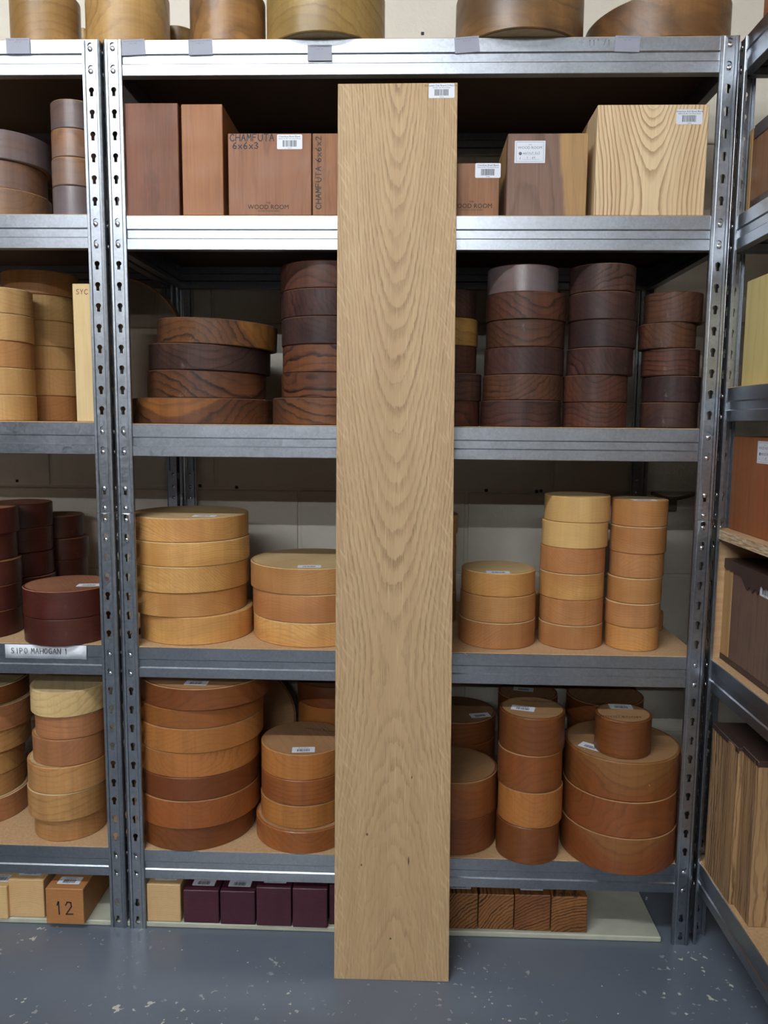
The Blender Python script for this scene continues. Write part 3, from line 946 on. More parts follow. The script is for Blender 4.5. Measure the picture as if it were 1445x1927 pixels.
# --- middle shelf (third level): dark walnut
G3 = 'dark round blanks on the middle shelf'
stack('A', ST[2], [(249, 514, 748, 'dark_sap'), (277, 501, 696, 'dark_sap', {'wedge': -.02}), (279, 508, 646, 'dark', {'wedge': -.02, 'tilt': 1.15}), (294, 520, 597, 'dark_sap', {'tilt': 2.3})],
      Yf=.012, where='wide dark stack beside the left upright, middle shelf', colour='dark brown', group=G3, face='dark_f')
stack('B', ST[2], [(514, 712, 748, 'dark_sap'), (530, 706, 700, 'dark_sap'), (532, 708, 647, 'dark_sap'), (530, 706, 594, 'dark'), (529, 706, 541, 'dark'), (528, 706, 489, 'dark_red')],
      Yf=.014, where='tall dark stack touching the oak board\'s left side', colour='dark brown', group=G3, face='dark_f')
stack('C', ST[2], [(770, 902, 754, 'dark_red'), (774, 906, 701, 'dark'), (770, 896, 649, 'dark_red'), (772, 899, 596, 'gold_walnut'), (768, 895, 542, 'dark')],
      Yf=.05, where='dark stack mostly hidden behind the oak board', colour='brown', group=G3, face='dark_f')
stack('D', ST[2], [(904, 1055, 753, 'dark'), (908, 1057, 704, 'dark_red'), (911, 1061, 652, 'dark'), (915, 1062, 600, 'dark_red'), (914, 1066, 547, 'dark_red'), (918, 1051, 496, 'grey_wax')],
      Yf=.014, where='six-disc dark stack right of the oak board', colour='dark brown', group=G3, face='dark_f')
stack('E', ST[2], [(1058, 1179, 757, 'dark_red'), (1059, 1180, 705, 'dark_red'), (1066, 1191, 653, 'dark'), (1070, 1197, 600, 'dark'), (1070, 1197, 547, 'dark'), (1072, 1197, 494, 'dark')],
      Yf=.018, where='six-disc dark stack second from the right upright', colour='dark brown', group=G3, face='dark_f')
stack('F', ST[2], [(1204, 1313, 757, 'dark'), (1208, 1319, 707, 'dark'), (1206, 1317, 655, 'dark_red'), (1201, 1310, 606, 'dark_red'), (1212, 1323, 547, 'dark_red')],
      Yf=.028, where='five-disc dark stack nearest the right upright', colour='dark brown', group=G3, face='dark_f')

# --- fourth level: maple
G4 = 'pale round blanks on the fourth shelf'
stack('G', ST[3], [(264, 477, 1163, 'maple'), (250, 466, 1117, 'maple'), (246, 469, 1068, 'maple'), (246, 470, 1022, 'maple'), (246, 468, 976, 'maple')],
      yb=1215, where='widest pale stack beside the left upright', colour='pale tan', group=G4)
stack('H', ST[3], [(478, 700, 1174, 'maple'), (477, 700, 1121, 'maple_tan'), (472, 698, 1071, 'maple_tan')],
      yb=1219.5, where='three-disc pale stack left of the oak board', colour='pale tan', group=G4)
stack('I', ST[3], [(742, 858, 1121, 'maple_tan'), (742, 858, 1078, 'maple_tan'), (743, 858, 1034, 'maple'), (742, 858, 1010, 'maple'), (744, 861, 972, 'maple')],
      Yf=.20, where='pale stack hidden behind the oak board', colour='tan', group=G4)
stack('J', ST[3], [(863, 1006, 1174, 'maple_tan'), (865, 1007, 1125, 'maple_tan'), (868, 1007, 1080, 'maple')],
      yb=1223, where='three-disc pale stack right of the oak board', colour='tan', group=G4)
stack('K', ST[3], [(1012, 1132, 1179, 'maple_tan'), (1014, 1134, 1131, 'maple_tan'), (1014, 1136, 1082, 'maple'), (1016, 1138, 1034, 'maple_tan'), (1019, 1143, 985, 'maple_pale'), (1024, 1148, 936, 'maple_pale')],
      yb=1223.4, where='taller pale six-disc stack, right of the board', colour='pale tan', group=G4)
stack('L', ST[3], [(1137, 1239, 1183, 'maple'), (1137, 1242, 1138, 'maple_tan'), (1141, 1245, 1090, 'maple_tan'), (1146, 1249, 1044, 'maple_tan'), (1147, 1254, 993, 'maple_tan'), (1150, 1257, 943, 'maple_tan')],
      yb=1227, where='narrow pale six-disc stack nearest the right upright', colour='tan', group=G4)
stack('L2', ST[3], [(1150, 1247, 1158, 'maple_tan')], Yf=.17, where='peeking out behind the narrow pale stack', colour='tan', group=G4)
stack('J2', ST[3], [(928, 1015, 1121, 'maple_tan')], Yf=.17, where='peeking out between the two pale stacks', colour='tan', group=G4)

# --- lowest shelf: cherry
G5 = 'orange round blanks on the lowest shelf'
stack('N', ST[4], [(262, 483, 1559, 'cherry_dark'), (258, 490, 1509, 'cherry'), (258, 490, 1465, 'cherry_dark'), (258, 490, 1418, 'cherry_gold'), (258, 496, 1373, 'cherry_gold'), (259, 497, 1337, 'cherry'), (263, 512, 1297, 'cherry_dark', {'Yf': -.012})],
      yb=1602, where='tall wide orange stack by the left upright', colour='orange-brown', group=G5, face='cherry_f')
stack('O', ST[4], [(483, 666, 1567, 'cherry'), (492, 652, 1518, 'cherry_gold'), (492, 652, 1470, 'cherry'), (492, 652, 1421, 'cherry_gold')],
      yb=1607.5, where='orange stack against the oak board\'s left side', colour='orange-brown', group=G5, face='cherry_f')
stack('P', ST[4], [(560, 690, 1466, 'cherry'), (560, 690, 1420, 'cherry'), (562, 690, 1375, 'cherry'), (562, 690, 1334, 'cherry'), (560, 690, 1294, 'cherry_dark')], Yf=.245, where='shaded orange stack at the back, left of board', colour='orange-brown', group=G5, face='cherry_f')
stack('Q', ST[4], [(772, 932, 1545, 'cherry_dark'), (772, 934, 1474, 'cherry_sap')], yb=1611, where='two-disc orange stack against the board\'s right side', colour='red-brown', group=G5, face='cherry_f')
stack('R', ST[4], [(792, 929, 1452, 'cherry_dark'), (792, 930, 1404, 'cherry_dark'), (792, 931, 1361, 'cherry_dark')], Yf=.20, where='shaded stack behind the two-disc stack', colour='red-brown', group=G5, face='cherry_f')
stack('S', ST[4], [(932, 1050, 1560, 'cherry_dark'), (936, 1057, 1494, 'cherry_gold'), (936, 1057, 1424, 'cherry_sap'), (939, 1062, 1354, 'cherry_dark')],
      yb=1629, where='narrow four-disc orange stack in the front', colour='red-brown', group=G5, face='cherry_f')
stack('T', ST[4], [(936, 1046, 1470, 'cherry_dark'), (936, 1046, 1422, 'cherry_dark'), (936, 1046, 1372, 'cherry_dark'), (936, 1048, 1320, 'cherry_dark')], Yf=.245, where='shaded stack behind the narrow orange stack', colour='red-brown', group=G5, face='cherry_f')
stack('U', ST[4], [(1051, 1270, 1580, 'cherry_sap'), (1055, 1273, 1511, 'cherry_sap'), (1059, 1277, 1438, 'cherry_sap')],
      yb=1649, where='widest three-disc orange stack by the right upright', colour='orange-brown', group=G5, face='cherry_f')
u = STACK['U'][2]
stack('V', u[3]+u[5], [(1117, 1225, 1360, 'cherry_dark')], yb=1430, where='sitting alone on the widest three-disc stack', colour='small red-brown', group=G5, face='cherry_f')
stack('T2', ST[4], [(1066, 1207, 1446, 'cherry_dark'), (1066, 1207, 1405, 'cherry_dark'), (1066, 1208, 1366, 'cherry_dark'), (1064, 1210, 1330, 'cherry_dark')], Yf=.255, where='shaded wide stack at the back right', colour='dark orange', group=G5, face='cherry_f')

# --- left unit
GL = 'round blanks in the left shelving unit'
stack('LA', STL[1], [(-92, 97, 349, 'brown_wax'), (-92, 89, 296, 'brown_wax'), (-88, 96, 239, 'grey_wax')], Yf=.015, where='upper-left stack cut off by the photo\'s left edge', colour='brown waxed', group=GL, face='cherry_f')
stack('LB', STL[1], [(99, 188, 348, 'grey_wax'), (97, 188, 294, 'brown_wax'), (96, 187, 240, 'brown_wax'), (95, 187, 185, 'grey_wax')], Yf=.02, where='narrow upper-left stack against the left unit\'s upright', colour='grey-brown waxed', group=GL, face='cherry_f')
stack('LB2', STL[1], [(10, 128, 350, 'brown_wax'), (10, 128, 300, 'brown_wax'), (10, 128, 262, 'brown_wax')], Yf=.235, where='shaded upper-left stack behind the waxed ones', colour='brown', group=GL, face='cherry_f')
stack('LC', STL[2], [(-82, 70, 742, 'syc'), (-82, 67, 690, 'syc'), (-82, 64, 639, 'syc_tan'), (-80, 64, 587, 'syc'), (-80, 62, 537, 'syc')], Yf=.015, where='pale stack cut off at left, middle shelf', colour='pale', group=GL)
stack('LD', STL[2], [(12, 150, 744, 'syc_tan'), (12, 150, 694, 'syc'), (8, 146, 650, 'syc'), (8, 146, 601, 'syc'), (6, 146, 552, 'syc'), (2, 148, 506, 'syc_tan')], Yf=.165, where='tall pale stack behind the lettered pale board', colour='pale', group=GL)
stack('LE', STL[3], [(-115, 45, 1157, 'sipo'), (-115, 44, 1109, 'sipo'), (-115, 43, 1061, 'sipo'), (-115, 34, 1010, 'sipo'), (-113, 37, 960, 'sipo')], yb=1207, where='red-brown stack cut off at left edge', colour='dark red', group=GL, face='sipo_f')
stack('LF', STL[3], [(-20, 107, 1089, 'sipo'), (-20, 103, 1043, 'sipo'), (-22, 100, 996, 'sipo'), (-22, 100, 950, 'sipo')], Yf=.175, where='taller red-brown stack in second row', colour='dark red', group=GL, face='sipo_f')
stack('LG', STL[3], [(66, 166, 1096, 'sipo'), (66, 166, 1056, 'sipo'), (66, 168, 1015, 'sipo'), (62, 158, 972, 'sipo')], Yf=.30, where='shadowed red-brown stack near the wall', colour='dark red', group=GL, face='sipo_f')
stack('LH', STL[3], [(45.5, 214, 1167, 'sipo'), (43, 213, 1114, 'sipo')], yb=1217, where='low pair above the handwritten sign', colour='dark red', group=GL, face='sipo_f')
stack('LI', STL[4], [(-140, 62, 1518, 'oak_brown'), (-140, 51, 1475, 'oak'), (-140, 50, 1428, 'oak'), (-138, 61, 1388, 'oak'), (-138, 66, 1340, 'oak_brown'), (-136, 57, 1302, 'cherry_dark')], yb=1563, where='lower-left stack cut off by photo edge', colour='tan', group=GL, face='oak_f')
stack('LJ', STL[4], [(66, 204, 1544, 'oak'), (53, 207, 1496, 'oak'), (53, 207, 1446, 'oak'), (62, 205, 1394, 'oak_brown'), (67, 206, 1350, 'oak_brown'), (57, 207, 1304, 'ash_disc')], yb=1584.5, where='lower-left stack with a cream top disc', colour='tan', group=GL, face='oak_f')

# --- big blanks on top of the racking
GT = 'large blanks on top of the shelving'
def top_disc(xl, xr, yt, mat, Yf, where, z=None, wedge=0.0, key=None, h=None):
    z = ST[0] if z is None else z
    a1, a2 = ang(xl, 40), ang(xr, 40)
    bis, half = (a1+a2)/2, (a2-a1)/2
    D = (Yf-CP[1])/(math.cos(bis)-math.sin(half))
    X, Y, r = CP[0]+D*math.sin(bis), CP[1]+D*math.cos(bis), D*math.sin(half)
    return one_disc(X, Y, z+.0003, r, h or .1, mat, 'oak_f', where, GT, wedge=wedge)
top_disc(18, 152, 0, 'tulip', .020, 'olive-brown blank on top, leftmost in the photo', z=STL[0], h=.105)
top_disc(160, 320, 0, 'tulip', .012, 'wide olive-brown blank on top above the twin uprights', h=.115)
top_disc(298, 372, 0, 'tulip_dark', .17, 'streaked blank on top, half hidden between two others', h=.105)
top_disc(357, 500, 0, 'tulip_dark', .006, 'dark-streaked blank on top, third from the photo\'s left', h=.098)
top_disc(502, 724, 0, 'tulip', -.024, 'large olive blank on top overhanging the beam, left of bare wall', h=.105)
top_disc(857, 1099, 0, 'tulip_dark', -.030, 'large dark-edged blank on top overhanging the beam, right of bare wall', h=.098)
top_disc(1101, 1376, 0, 'tulip_dark', .004, 'widest brown blank on top, beside the right upright', h=.082, wedge=.10)
top_disc(146, 168, 0, 'tulip', .21, 'sliver of olive blank behind the leftmost top blanks', h=.12)

# standing discs at the back
def standing(X, Y, z, r, t, side, face, label, lean=8, yaw=0):
    _seed[0] += 1
    o = new_obj('bowl_blank', disc_mesh(r, t, side, face, _seed[0]), None)
    rot = Matrix.Rotation(math.radians(yaw), 4, 'Z') @ Matrix.Rotation(math.radians(90-lean), 4, 'X')
    o.matrix_world = Matrix.Translation((X, Y, z+r*math.cos(math.radians(lean))+t*math.sin(math.radians(lean)))) @ rot
    tag(o, label, 'wood blank', 'blanks standing on edge')
    return o
standing(-.125, .385, STL[2], .165, .045, 'oak_brown', 'grey_f', 'big greyish disc standing on edge behind the uprights, middle shelf', 6)
standing(.162, .40, ST[4], .135, .05, 'cherry_dark', 'cherry_f', 'dark disc standing on edge at the back of lowest shelf', 8)

# stickers and stamps on the tops
top_label('G', 385, 971, 4)
top_label('H', 582, 1066, 6)
top_label('J', 937, 1077, 0)
top_label('LH', 168, 1101, 8)
top_label('N', 370, 1285, -2, detail=True)
top_label('O', 571, 1411, 6, detail=True)
top_stamp('O', 604, 1374, -14, .011)
top_label('S', 984, 1333, -16, detail=True)
top_stamp('S', 1010, 1320, -4, .010)
top_label('U', 1112, 1405, -38)
top_label('V', 1168, 1330, -3, detail=True)
top_stamp('V', 1166, 1349, -2, .0125)
top_label('R', 903, 1346, 14)
top_label('T', 985, 1297, -10)
top_label('L', 1212, 941, 0)

# ---------------------------------------------------------------- square blocks on the second shelf
def block(name, x0, x1, y0, y1, z0, z1, mat, label, cat='wood block', group=None, bevel=.0012, mats=None):
    cx, cy = (x0+x1)/2, y0
    o = new_obj(name, box_mesh(name, x0-cx, x1-cx, 0, y1-y0, 0, z1-z0, bevel), mats or M[mat], None, (cx, cy, z0+.0002))
    tag(o, label, cat, group)
    return o
GB = 'square blocks on the second shelf'
def px_block(xl, xr, yt, Yf, dep, mat, label, z=ST[1], ym=330):
    a, b = at(xl, ym, 1, Yf), at(xr, ym, 1, Yf)
    t = at((xl+xr)/2, yt, 1, Yf)
    return block('wood_block', a[0], b[0], Yf, Yf+dep, z, t[2], mat, label, group=GB), a[0], b[0], t[2]
px_block(237, 337, 194, .008, .10, 'chamfuta_red', 'tall red-brown block beside the left upright, second shelf')
px_block(343, 420, 196, .006, .15, 'chamfuta_orange', 'tall narrow orange-brown block on the second shelf')
b3, x30, x31, z3 = px_block(429.5, 586, 251, .006, .076, 'chamfuta', 'square brown block lettered CHAMFUTA 6x6x3 across its top')
b4, x40, x41, z4 = px_block(588, 640, 251, .006, .152, 'chamfuta_rough', 'rough brown block with vertical handwriting beside the oak board')
b5, x50, x51, z5 = px_block(800, 940, 307, .012, .10, 'chamfuta', 'low red-brown stamped block right of the oak board')
b6, x60, x61, z6 = px_block(954, 1105, 251, .008, .15, 'walnut_half', 'two-tone walnut block with handwritten price card')
b7, x70, x71, z7 = px_block(1120, 1328, 197, .006, .20, 'ash', 'large pale ash block with bold arched grain')
FR = (1, 0, 0), (0, 0, 1)
def on_front(o, px, py, Yf, dy=-.0002):
    p = at(px, py, 1, Yf)
    return frame((p[0]-o.location.x, dy, p[2]-o.location.z), *FR)
price_label(b3, on_front(b3, 545, 267, .006), ('Chamfuta Bowl Blank', '6x6x3 £14.70 / The Wood Room'))
price_label(b5, on_front(b5, 918, 321, .012), ('Chamfuta Bowl Blank', '5x5x3 £9.95 / The Wood Room'))
price_label(b7, on_front(b7, 1297, 220, .006), ('American Ash Bowl Blank', '8x8x4 £31.88 / The Wood Room'))
wood_room_stamp(b3, on_front(b3, 505, 390, .006, -.0003), .0115)
wood_room_stamp(b5, on_front(b5, 887, 388, .012, -.0003), .0115)
ink('handwriting', stroke_mesh('CHAMFUTA', .012, .0078, .0018), M['marker'], b3, on_front(b3, 474, 259, .006, -.0003), 'black marker lettering')
ink('handwriting', stroke_mesh('6x6x3', .011, .0075, .0018), M['marker'], b3, on_front(b3, 462, 274, .006, -.0003), 'black marker lettering')
p = at(599, 325, 1, .006)
ink('handwriting', stroke_mesh('CHAMFUTA 6x6x2', .010, .0072, .0016), M['marker'], b4,
    frame((p[0]-b4.location.x, -.0003, p[2]-b4.location.z), (0, 0, 1), (-1, 0, 0)), 'black marker lettering running upwards')
# price card on the walnut block
card_me = rounded_rect('price_card', .056, .039, .0004, .0005, M['paper'])
def price_card(parent, mtx, name_line='walnut 6x3', price='18.49'):
    T = Matrix.Translation
    c = new_obj('price_card', card_me, None, parent)
    c.matrix_local = mtx
    c['label'] = 'white price card with printed border'
    bm = bmesh.new()
    for (x0, x1, y0, y1) in ((-.025, .025, .0168, .0172), (-.025, .025, -.0172, -.0168), (-.025, -.0246, -.0172, .0172), (.0246, .025, -.0172, .0172),
                             (-.012, .018, -.0052, -.0049), (-.013, .018, -.0135, -.0132)):
        bm.faces.new([bm.verts.new(p) for p in ((x0, y0, 0), (x1, y0, 0), (x1, y1, 0), (x0, y1, 0))])
    ink('printed_border', mesh_from_bm('printed_border', bm), M['ink_grey'], c, T((0, 0, .0005)))
    ink('lettering', text_mesh('THE', .0030), M['ink_grey'], c, T((0, .0125, .0005)))
    ink('lettering', text_mesh('WOOD ROOM', .0066), M['ink_grey'], c, T((0, .0072, .0005)))
    ink('lettering', text_mesh('£', .0060), M['ink_grey'], c, T((-.0175, -.0112, .0005)))
    bm = bmesh.new()
    bmesh.ops.create_circle(bm, cap_ends=True, radius=.0030, segments=16)
    ink('printed_roundel', mesh_from_bm('printed_roundel', bm), M['ink_grey'], c, T((-.0175, -.0030, .0005)))
    ink('handwriting', stroke_mesh(name_line, .0042, .0024, .0005), M['ink_grey'], c, T((.003, -.0018, .0006)))
    ink('handwriting', stroke_mesh(price, .0042, .0024, .0005), M['ink_grey'], c, T((.002, -.0105, .0006)))
price_card(b6, on_front(b6, 997, 286, .008))

# sycamore board standing in the left unit
a = at(140, 660, 1, .012); b = at(182, 660, 1, .012); t = at(155, 534, 1, .012)
syc = block('wood_board', a[0], b[0], .012, .165, STL[2], t[2], 'syc_board', 'pale upright board marked SYC in red', 'board')
p = at(154, 549, 1, .012)
ink('handwriting', stroke_mesh('SYC', .009, .0060, .0011), M['redpen'], syc, frame((p[0]-syc.location.x, -.0003, p[2]-syc.location.z), *FR), 'red pen lettering')

# ---------------------------------------------------------------- the oak board
BT = .021
k = .0767
bx0, bx1, bl = -.1090, .1090, 1.672
me = box_mesh('oak_board', bx0, bx1, 0, BT, 0, bl, .0012, 2)
oak = new_obj('oak_board', me, M['oak_board'], None)
oak.matrix_world = Matrix.Translation((.5480, -.1295, .0005)) @ Matrix.Rotation(-.0048, 4, 'Y') @ Matrix.Rotation(-math.atan(k), 4, 'X')
tag(oak, 'tall planed oak board leaning upright against the shelving', 'board')
inv = oak.matrix_world.inverted()
# sticker near the top right corner (position on the board's own face)
o_pt = oak.matrix_world.translation
nrm = oak.matrix_world.to_3x3() @ Vector((0, -1, 0))
d = Vector(ray(831, 171)); c0 = Vector(CP)
hit = c0 + d*((o_pt-c0).dot(nrm)/d.dot(nrm))
lp = inv @ hit
price_label(oak, frame((lp.x, -.0002, lp.z), *FR), ('European Oak Board 219x21mm', '£92.25 / The Wood Room'))

# ---------------------------------------------------------------- square billets on the floor slab
ZS = .0125
GF = 'square billets under the lowest shelf'
def billet(xl, xr, yt, yb, mat, label, dep=.36, lab=True, name='square_billet', z=ZS):
    xc = (xl+xr)/2
    Yf = at(xc, yb, 2, z)[1]
    a, b = at(xl, (yt+yb)/2, 1, Yf), at(xr, (yt+yb)/2, 1, Yf)
    t = at(xc, yt, 1, Yf)
    o = block(name, a[0]+.0004, b[0]-.0004, Yf, Yf+dep, z, t[2], mat, label, 'wood billet', GF)
    if lab:
        price_label(o, frame((0, .030, t[2]-z-.0001), (1, 0, 0), (0, 1, 0)), ('Turning Blank', 'The Wood Room'), 1.0, True)
    return o, Yf, t[2]
billet(-34, 14, 1668, 1729, 'billet_maple', 'pale billet end at the photo\'s left edge')
billet(16, 83, 1656, 1726, 'billet_maple', 'pale billet between two others, under left unit')
o12, Y12, z12 = billet(86, 157.5, 1673, 1739, 'billet_brown', 'brown billet with number 12 written on its end')
p = at(121, 1709, 1, Y12)
ink('handwriting', stroke_mesh('12', .028, .016, .0028), M['marker'], o12, frame((p[0]-o12.location.x, -.0003, p[2]-o12.location.z), *FR), 'black marker number')
billet(276, 340, 1665, 1734, 'billet_maple', 'pale billet next to the left upright\'s foot')
billet(345, 412, 1676, 1737, 'purple', 'leftmost purple billet with a barcode sticker')
billet(414, 480, 1678, 1740, 'purple', 'second purple billet from left')
billet(482, 548, 1671, 1743, 'purple', 'third purple billet from left')
op, Yp, zp = billet(550, 616, 1673, 1746, 'purple', 'purple billet with faint handwritten price on top', lab=False)
ink('handwriting', stroke_mesh('20.00', .010, .0080, .0016), M['marker'], op, frame((0, .022, zp-ZS+.0002), (1, 0, 0), (0, 1, 0)))
billet(619, 684, 1667, 1741, 'purple', 'purple billet almost hidden behind the oak board', lab=False)
billet(832, 899, 1682, 1748, 'zebra', 'striped billet against the oak board\'s right side')
billet(900, 967, 1684, 1749, 'zebra', 'second striped billet from the oak board', lab=False)
billet(968, 1036, 1685, 1752, 'zebra', 'third striped billet from the oak board')
oz, Yz, zz_ = billet(1037, 1105, 1689, 1755, 'zebra', 'rightmost striped billet with handwriting on top', lab=False)
ink('handwriting', stroke_mesh('ZEBRA', .010, .0075, .0014), M['marker'], oz, frame((0, .010, zz_-ZS+.0002), (1, 0, 0), (0, 1, 0)))

# ---------------------------------------------------------------- tags on the beams
GTAG = 'grey price tags on the top beams'
TAG_ME = rounded_rect('shelf_tag', .0445, .0270, .0004, .0004, M['card'])
def shelf_tag(px, py, deg, l2, label, mat=None):
    Yb = .0016
    p = at(px, py, 1, Yb)
    o = new_obj('shelf_tag', TAG_ME, None, None)
    o.matrix_world = frame((p[0], Yb, p[2]), *FR) @ Matrix.Rotation(math.radians(deg), 4, 'Z')
    tag(o, label, 'price tag', GTAG)
    T = Matrix.Translation
    ink('lettering', text_mesh('Tulipwood : Platter Bowl Blanks', .0029), M['ink_grey'], o, T((0, .0105, .0006)))
    ink('lettering', text_mesh(l2, .0026), M['ink_grey'], o, T((0, .0065, .0006)))
    return o
shelf_tag(34, 86.5, 0, '£7.95 - 5x4', 'grey price tag on the left unit\'s top beam')
shelf_tag(250.5, 89, 2.5, '£16.10 - 8x4', 'grey price tag touching the main left upright')
shelf_tag(377, 88.5, 1.5, '£12.85 - 7x4', 'grey price tag second from left on main top beam')
shelf_tag(601.5, 99.5, 0, '£16.30 - 9x4', 'low-hung grey price tag above the oak board')
shelf_tag(878.5, 84, 4.0, '£22.70 - 10x4', 'tilted grey price tag right of the bare wall')
shelf_tag(1180.5, 82.5, -1.5, '11x4 - £28.70', 'white price tag near the right upright')
p = at(1128, 80, 1, .0016)
pn = ink('pencil_note', stroke_mesh('11" /1', .010, .0055, .0008), M['pencil'], main_unit, frame((p[0], .0018, p[2]), *FR), 'faint pencil note on the top beam')
# paper sign
a = at(10, 1225, 1, .001); b = at(163, 1225, 1, .001)
pz0, pz1 = at(86, 1239, 1, .001)[2], at(86, 1213.5, 1, .001)[2]
w, h = b[0]-a[0], pz1-pz0
bm = bmesh.new()
NX = 12
rows = []
for j in (0, 1):
    rows.append([bm.verts.new((-w/2+w*i/NX, -.0010-.0022*math.sin(i*.9)**2*(1-j), -h/2+h*j)) for i in range(NX+1)])
for i in range(NX):
    f = bm.faces.new((rows[0][i], rows[0][i+1], rows[1][i+1], rows[1][i])); f.smooth = True
sign = new_obj('paper_sign', mesh_from_bm('paper_sign', bm), M['paper'], None, ((a[0]+b[0])/2, .0016, (pz0+pz1)/2))
add_solid(sign, .0003, 0)
tag(sign, 'white paper strip handwritten SIPO MAHOGANY taped to the left beam', 'sign')
ink('handwriting', stroke_mesh('SIPO MAHOGAN 1', .011, .0066, .0010), M['marker'], sign, frame((-.012, -.0040, .002), *FR), 'black pen lettering')

# ---------------------------------------------------------------- things in the right-hand unit
def rblock(x, ya_px, yb_Y, top_px, z, dep, mat, label, name='wood_block'):
    """face at X = x; far end from a pixel on its far edge, near end given in metres"""
    far = at(*ya_px, 0, x)[1]
    zt = at(*top_px, 0, x)[2]
    cx = x
    o = new_obj(name, box_mesh(name, 0, dep, yb_Y-far, 0, 0, zt-z, .0015), M[mat], None, (x, far, z+.0002))
    tag(o, label, 'wood block', 'blocks in the right shelving unit')
    return o, far, zt
# second level: walnut block with pale far edge and waxed ends
o, far, zt = rblock(1.188, (1408, 330), -.34, (1416, 243), STR[1], .16, 'walnut_block', 'brown block with pale edge on right unit\'s second level')
sp = new_obj('sapwood_edge', box_mesh('sapwood_edge', -.0010, .14, -.012, .0004, .001, zt-STR[1]-.001), M['sapstrip'], o)
wx = new_obj('wax_band', box_mesh('wax_band', -.0014, .12, -.33, -.020, zt-STR[1]-.022, zt-STR[1]+.0006), M['wax'], o)
wx = new_obj('wax_band', box_mesh('wax_band', -.0014, .12, -.33, -.020, .0005, .024), M['wax'], o)
# third level: yellow board
o, far, zt = rblock(1.197, (1400, 630), -.30, (1409, 529), STR[2], .05, 'yellow', 'pale yellow board on right unit\'s third level')
# plywood insert: shelf and end panel
zp_ = at(1348, 994, 0, 1.168)[2]
bm = bmesh.new()
v, fs = bm_box(bm, 0, .40, -.90, 0, -.018, 0)
me = mesh_from_bm('plywood_shelf', bm)
me.materials.append(M['ply']); me.materials.append(M['ply_edge'])
for pgn in me.polygons:
    if abs(pgn.normal.x) > .5:
        pgn.material_index = 1
plys = new_obj('plywood_shelf', me, None, None, (1.166, .030, zp_))
tag(plys, 'plywood insert shelf with layered edge in right unit', 'shelf')
plyp = new_obj('end_panel', box_mesh('end_panel', .002, .40, -.018, 0, STR[3]-zp_+.0004, -.0185), M['ply'], plys)
plyp2 = new_obj('end_panel', box_mesh('end_panel', .002, .40, -.90, -.882, STR[3]-zp_+.0004, -.0185), M['ply'], plys)
# orange block on it
o, far, zt = rblock(1.190, (1376, 900), -.33, (1379, 821), zp_, .17, 'redblock', 'orange-brown block with price card on the plywood shelf')
p = at(1439, 852, 0, 1.190)
price_card(o, frame((-.0002, p[1]-far, p[2]-zp_), (0, -1, 0), (0, 0, 1)))
# dark block with sapwood edge and wax
o, far, zt = rblock(1.1850, (1361, 1140), -.42, (1368, 1052), STR[3], .18, 'bark_block', 'greyish-brown waxed block under the plywood shelf')
sp = new_obj('sapwood_edge', box_mesh('sapwood_edge', -.0010, .16, -.036, .0006, .012, zt-STR[3]-.016), M['sapstrip'], o)
hh = zt-STR[3]
bm = bmesh.new()
ys = [i*-.0105 for i in range(41)]
dr = [0.016+.010*abs(math.sin(i*1.7))*(.4 if i < 8 else 1.0)+(.014 if 9 <= i <= 14 else 0) for i in range(41)]
hi = [bm.verts.new((-.0016, y, hh+.0006)) for y in ys]
lo = [bm.verts.new((-.0016, y, hh-q)) for y, q in zip(ys, dr)]
bk = [bm.verts.new((.178, y, hh+.0006)) for y in ys]
for i in range(40):
    bm.faces.new((lo[i], lo[i+1], hi[i+1], hi[i]))
    bm.faces.new((hi[i], hi[i+1], bk[i+1], bk[i]))
wx = new_obj('wax_coat', mesh_from_bm('wax_coat', bm), M['wax'], o)
add_solid(wx, .0012, 1)
wx = new_obj('wax_coat', box_mesh('wax_coat', -.0014, .17, -.40, .0008, .0004, .011), M['wax'], o)
p = at(1441, 1113, 0, 1.1850)
price_label(o, frame((-.0003, p[1]-far, p[2]-STR[3]), (0, -1, 0), (0, 0, 1)), ('Bowl Blank', 'The Wood Room'), .9)
# striped blocks on the lowest level
z = STR[4]
def zblock(x0, x1, y0, y1, h, label, seed):
    rnd = random.Random(seed)
    bm = bmesh.new()
    nx, ny = 3, 5
    bmesh.ops.create_grid(bm, x_segments=1, y_segments=1, size=.5)
    bm.clear()
    pts = [(x0, y0)]
    for i in range(1, ny):
        pts.append((x0+rnd.uniform(-.0012, .0012), y0+(y1-y0)*i/ny))
    pts += [(x0, y1), (x1, y1), (x1, y0)]
    lo = [bm.verts.new((a, b, 0)) for a, b in pts]
    hi = [bm.verts.new((a+rnd.uniform(-.002, .002), b, h+rnd.uniform(-.003, .003))) for a, b in pts]
    bm.faces.new(hi); bm.faces.new(lo[::-1])
    n = len(pts)
    for i in range(n):
        j = (i+1) % n
        bm.faces.new((lo[i], lo[j], hi[j], hi[i]))
    bmesh.ops.bevel(bm, geom=list(bm.edges), offset=.0012, segments=1, affect='EDGES')
    me = mesh_from_bm('wood_block', bm)
    for vtx in me.vertices:
        vtx.co.x -= x0; vtx.co.y -= y0
    o = new_obj('wood_block', me, M['zebra_pale'], None, (x0, y0, z+.0002))
    tag(o, label, 'wood block', 'blocks in the right shelving unit')
    return o
A0 = at(1325, 1632, 2, z); A1 = at(1371, 1703, 2, z); B0 = at(1379, 1704, 2, z); B1 = at(1405, 1745, 2, z)
zt = at(1413, 1436, 1, B1[1])[2]-z
za = zblock(A0[0], A0[0]+.19, A1[1], A0[1], zt-.004, 'striped block farther back on right unit\'s lowest level', 3)
new_obj('wax_coat', box_mesh('wax_coat', -.0012, .188, .0006, A0[1]-A1[1]-.0006, zt-.012, zt-.0006, .001), M['wax'], za)
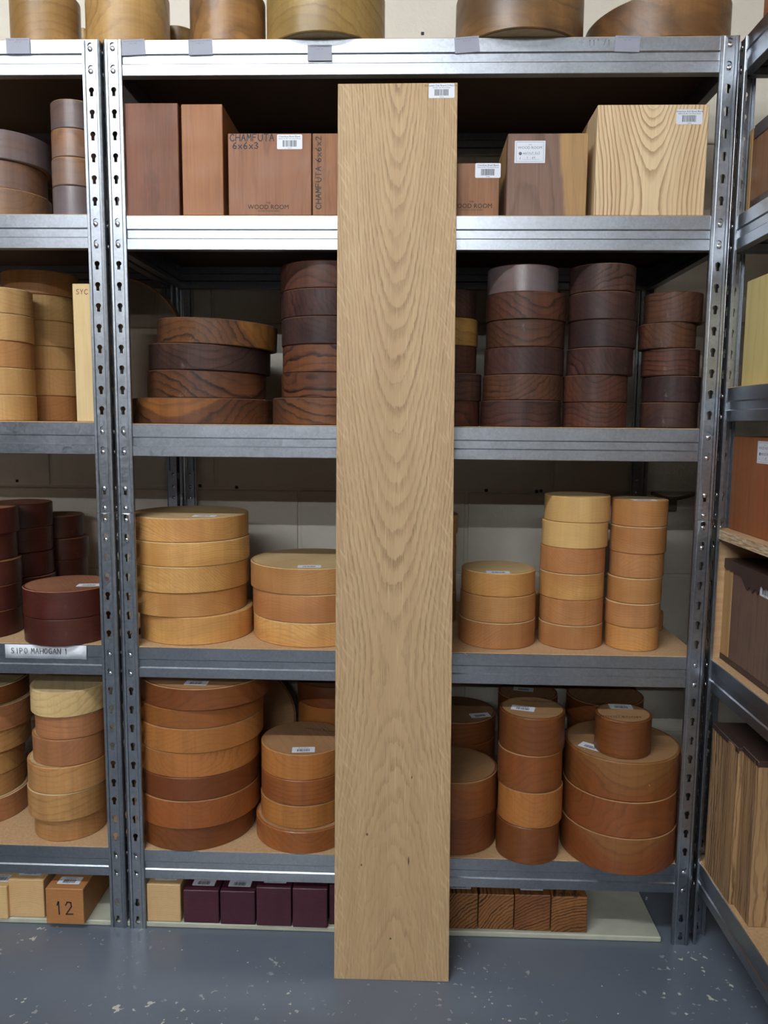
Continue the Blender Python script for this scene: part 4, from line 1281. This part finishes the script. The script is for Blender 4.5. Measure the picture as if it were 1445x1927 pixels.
zb_ = zblock(B0[0]+.001, B0[0]+.19, B1[1], A1[1]-.0005, zt, 'striped block nearest the camera on right unit\'s lowest level', 5)
new_obj('wax_coat', box_mesh('wax_coat', -.0012, .188, -.0008, A1[1]-B1[1]-.0010, zt-.008, zt+.0036, .001), M['wax'], zb_)
# on top of the right unit
o, far, zt = rblock(1.20, (1437, 10), -.30, (1440, -60), STR[0], .15, 'redblock', 'reddish block on top of the right unit, at photo corner')

# ---------------------------------------------------------------- cable on the back wall
cu = bpy.data.curves.new('cable', 'CURVE')
cu.dimensions = '3D'
cu.bevel_depth = .0045
cu.bevel_resolution = 3
spn = cu.splines.new('BEZIER')
pp = [(1226, 928), (1262, 938), (1300, 932), (1345, 915), (1420, 900)]
spn.bezier_points.add(len(pp)-1)
for bp, q in zip(spn.bezier_points, pp):
    bp.co = at(*q, 1, YW-.006)
    bp.handle_left_type = bp.handle_right_type = 'AUTO'
tmp = bpy.data.objects.new('tmp', cu)
me = bpy.data.meshes.new_from_object(tmp)
bpy.data.objects.remove(tmp)
cab = new_obj('wall_cable', me, M['cable'])
tag(cab, 'thin cable sagging along the block wall behind right upright', 'cable')
p = at(1264, 948, 1, YW-.012)
new_obj('junction_box', box_mesh('junction_box', p[0]-.012, p[0]+.012, YW-.016, YW+.0004, p[2]-.018, p[2]+.014, .002), M['cable'], cab)

# ---------------------------------------------------------------- ceiling lamps
for x0, x1, y, rad, lab in LAMPS:
    r_ = bpy.data.objects.new('ceiling_lamp', None)
    COL.objects.link(r_)
    r_.location = ((x0+x1)/2, y, 2.80)
    tag(r_, lab, 'lamp', 'ceiling tube lamps')
    L = (x1-x0)/2
    lm = NT('lamp_tube')
    lm.set(Base_Color=(.9, .9, .9), Emission_Color=(.93, .965, 1.0, 1), Emission_Strength=rad)
    new_obj('housing', box_mesh('housing', -L-.05, L+.05, -.03, .03, -.06, -.0005, .004), M['lamp_body'], r_)
    bm = bmesh.new()
    bmesh.ops.create_cone(bm, cap_ends=True, segments=10, radius1=.015, radius2=.015, depth=2*L, matrix=Matrix.Rotation(math.pi/2, 4, 'Y'))
    new_obj('tube', mesh_from_bm('tube', bm), lm.mat, r_, (0, 0, -.090))
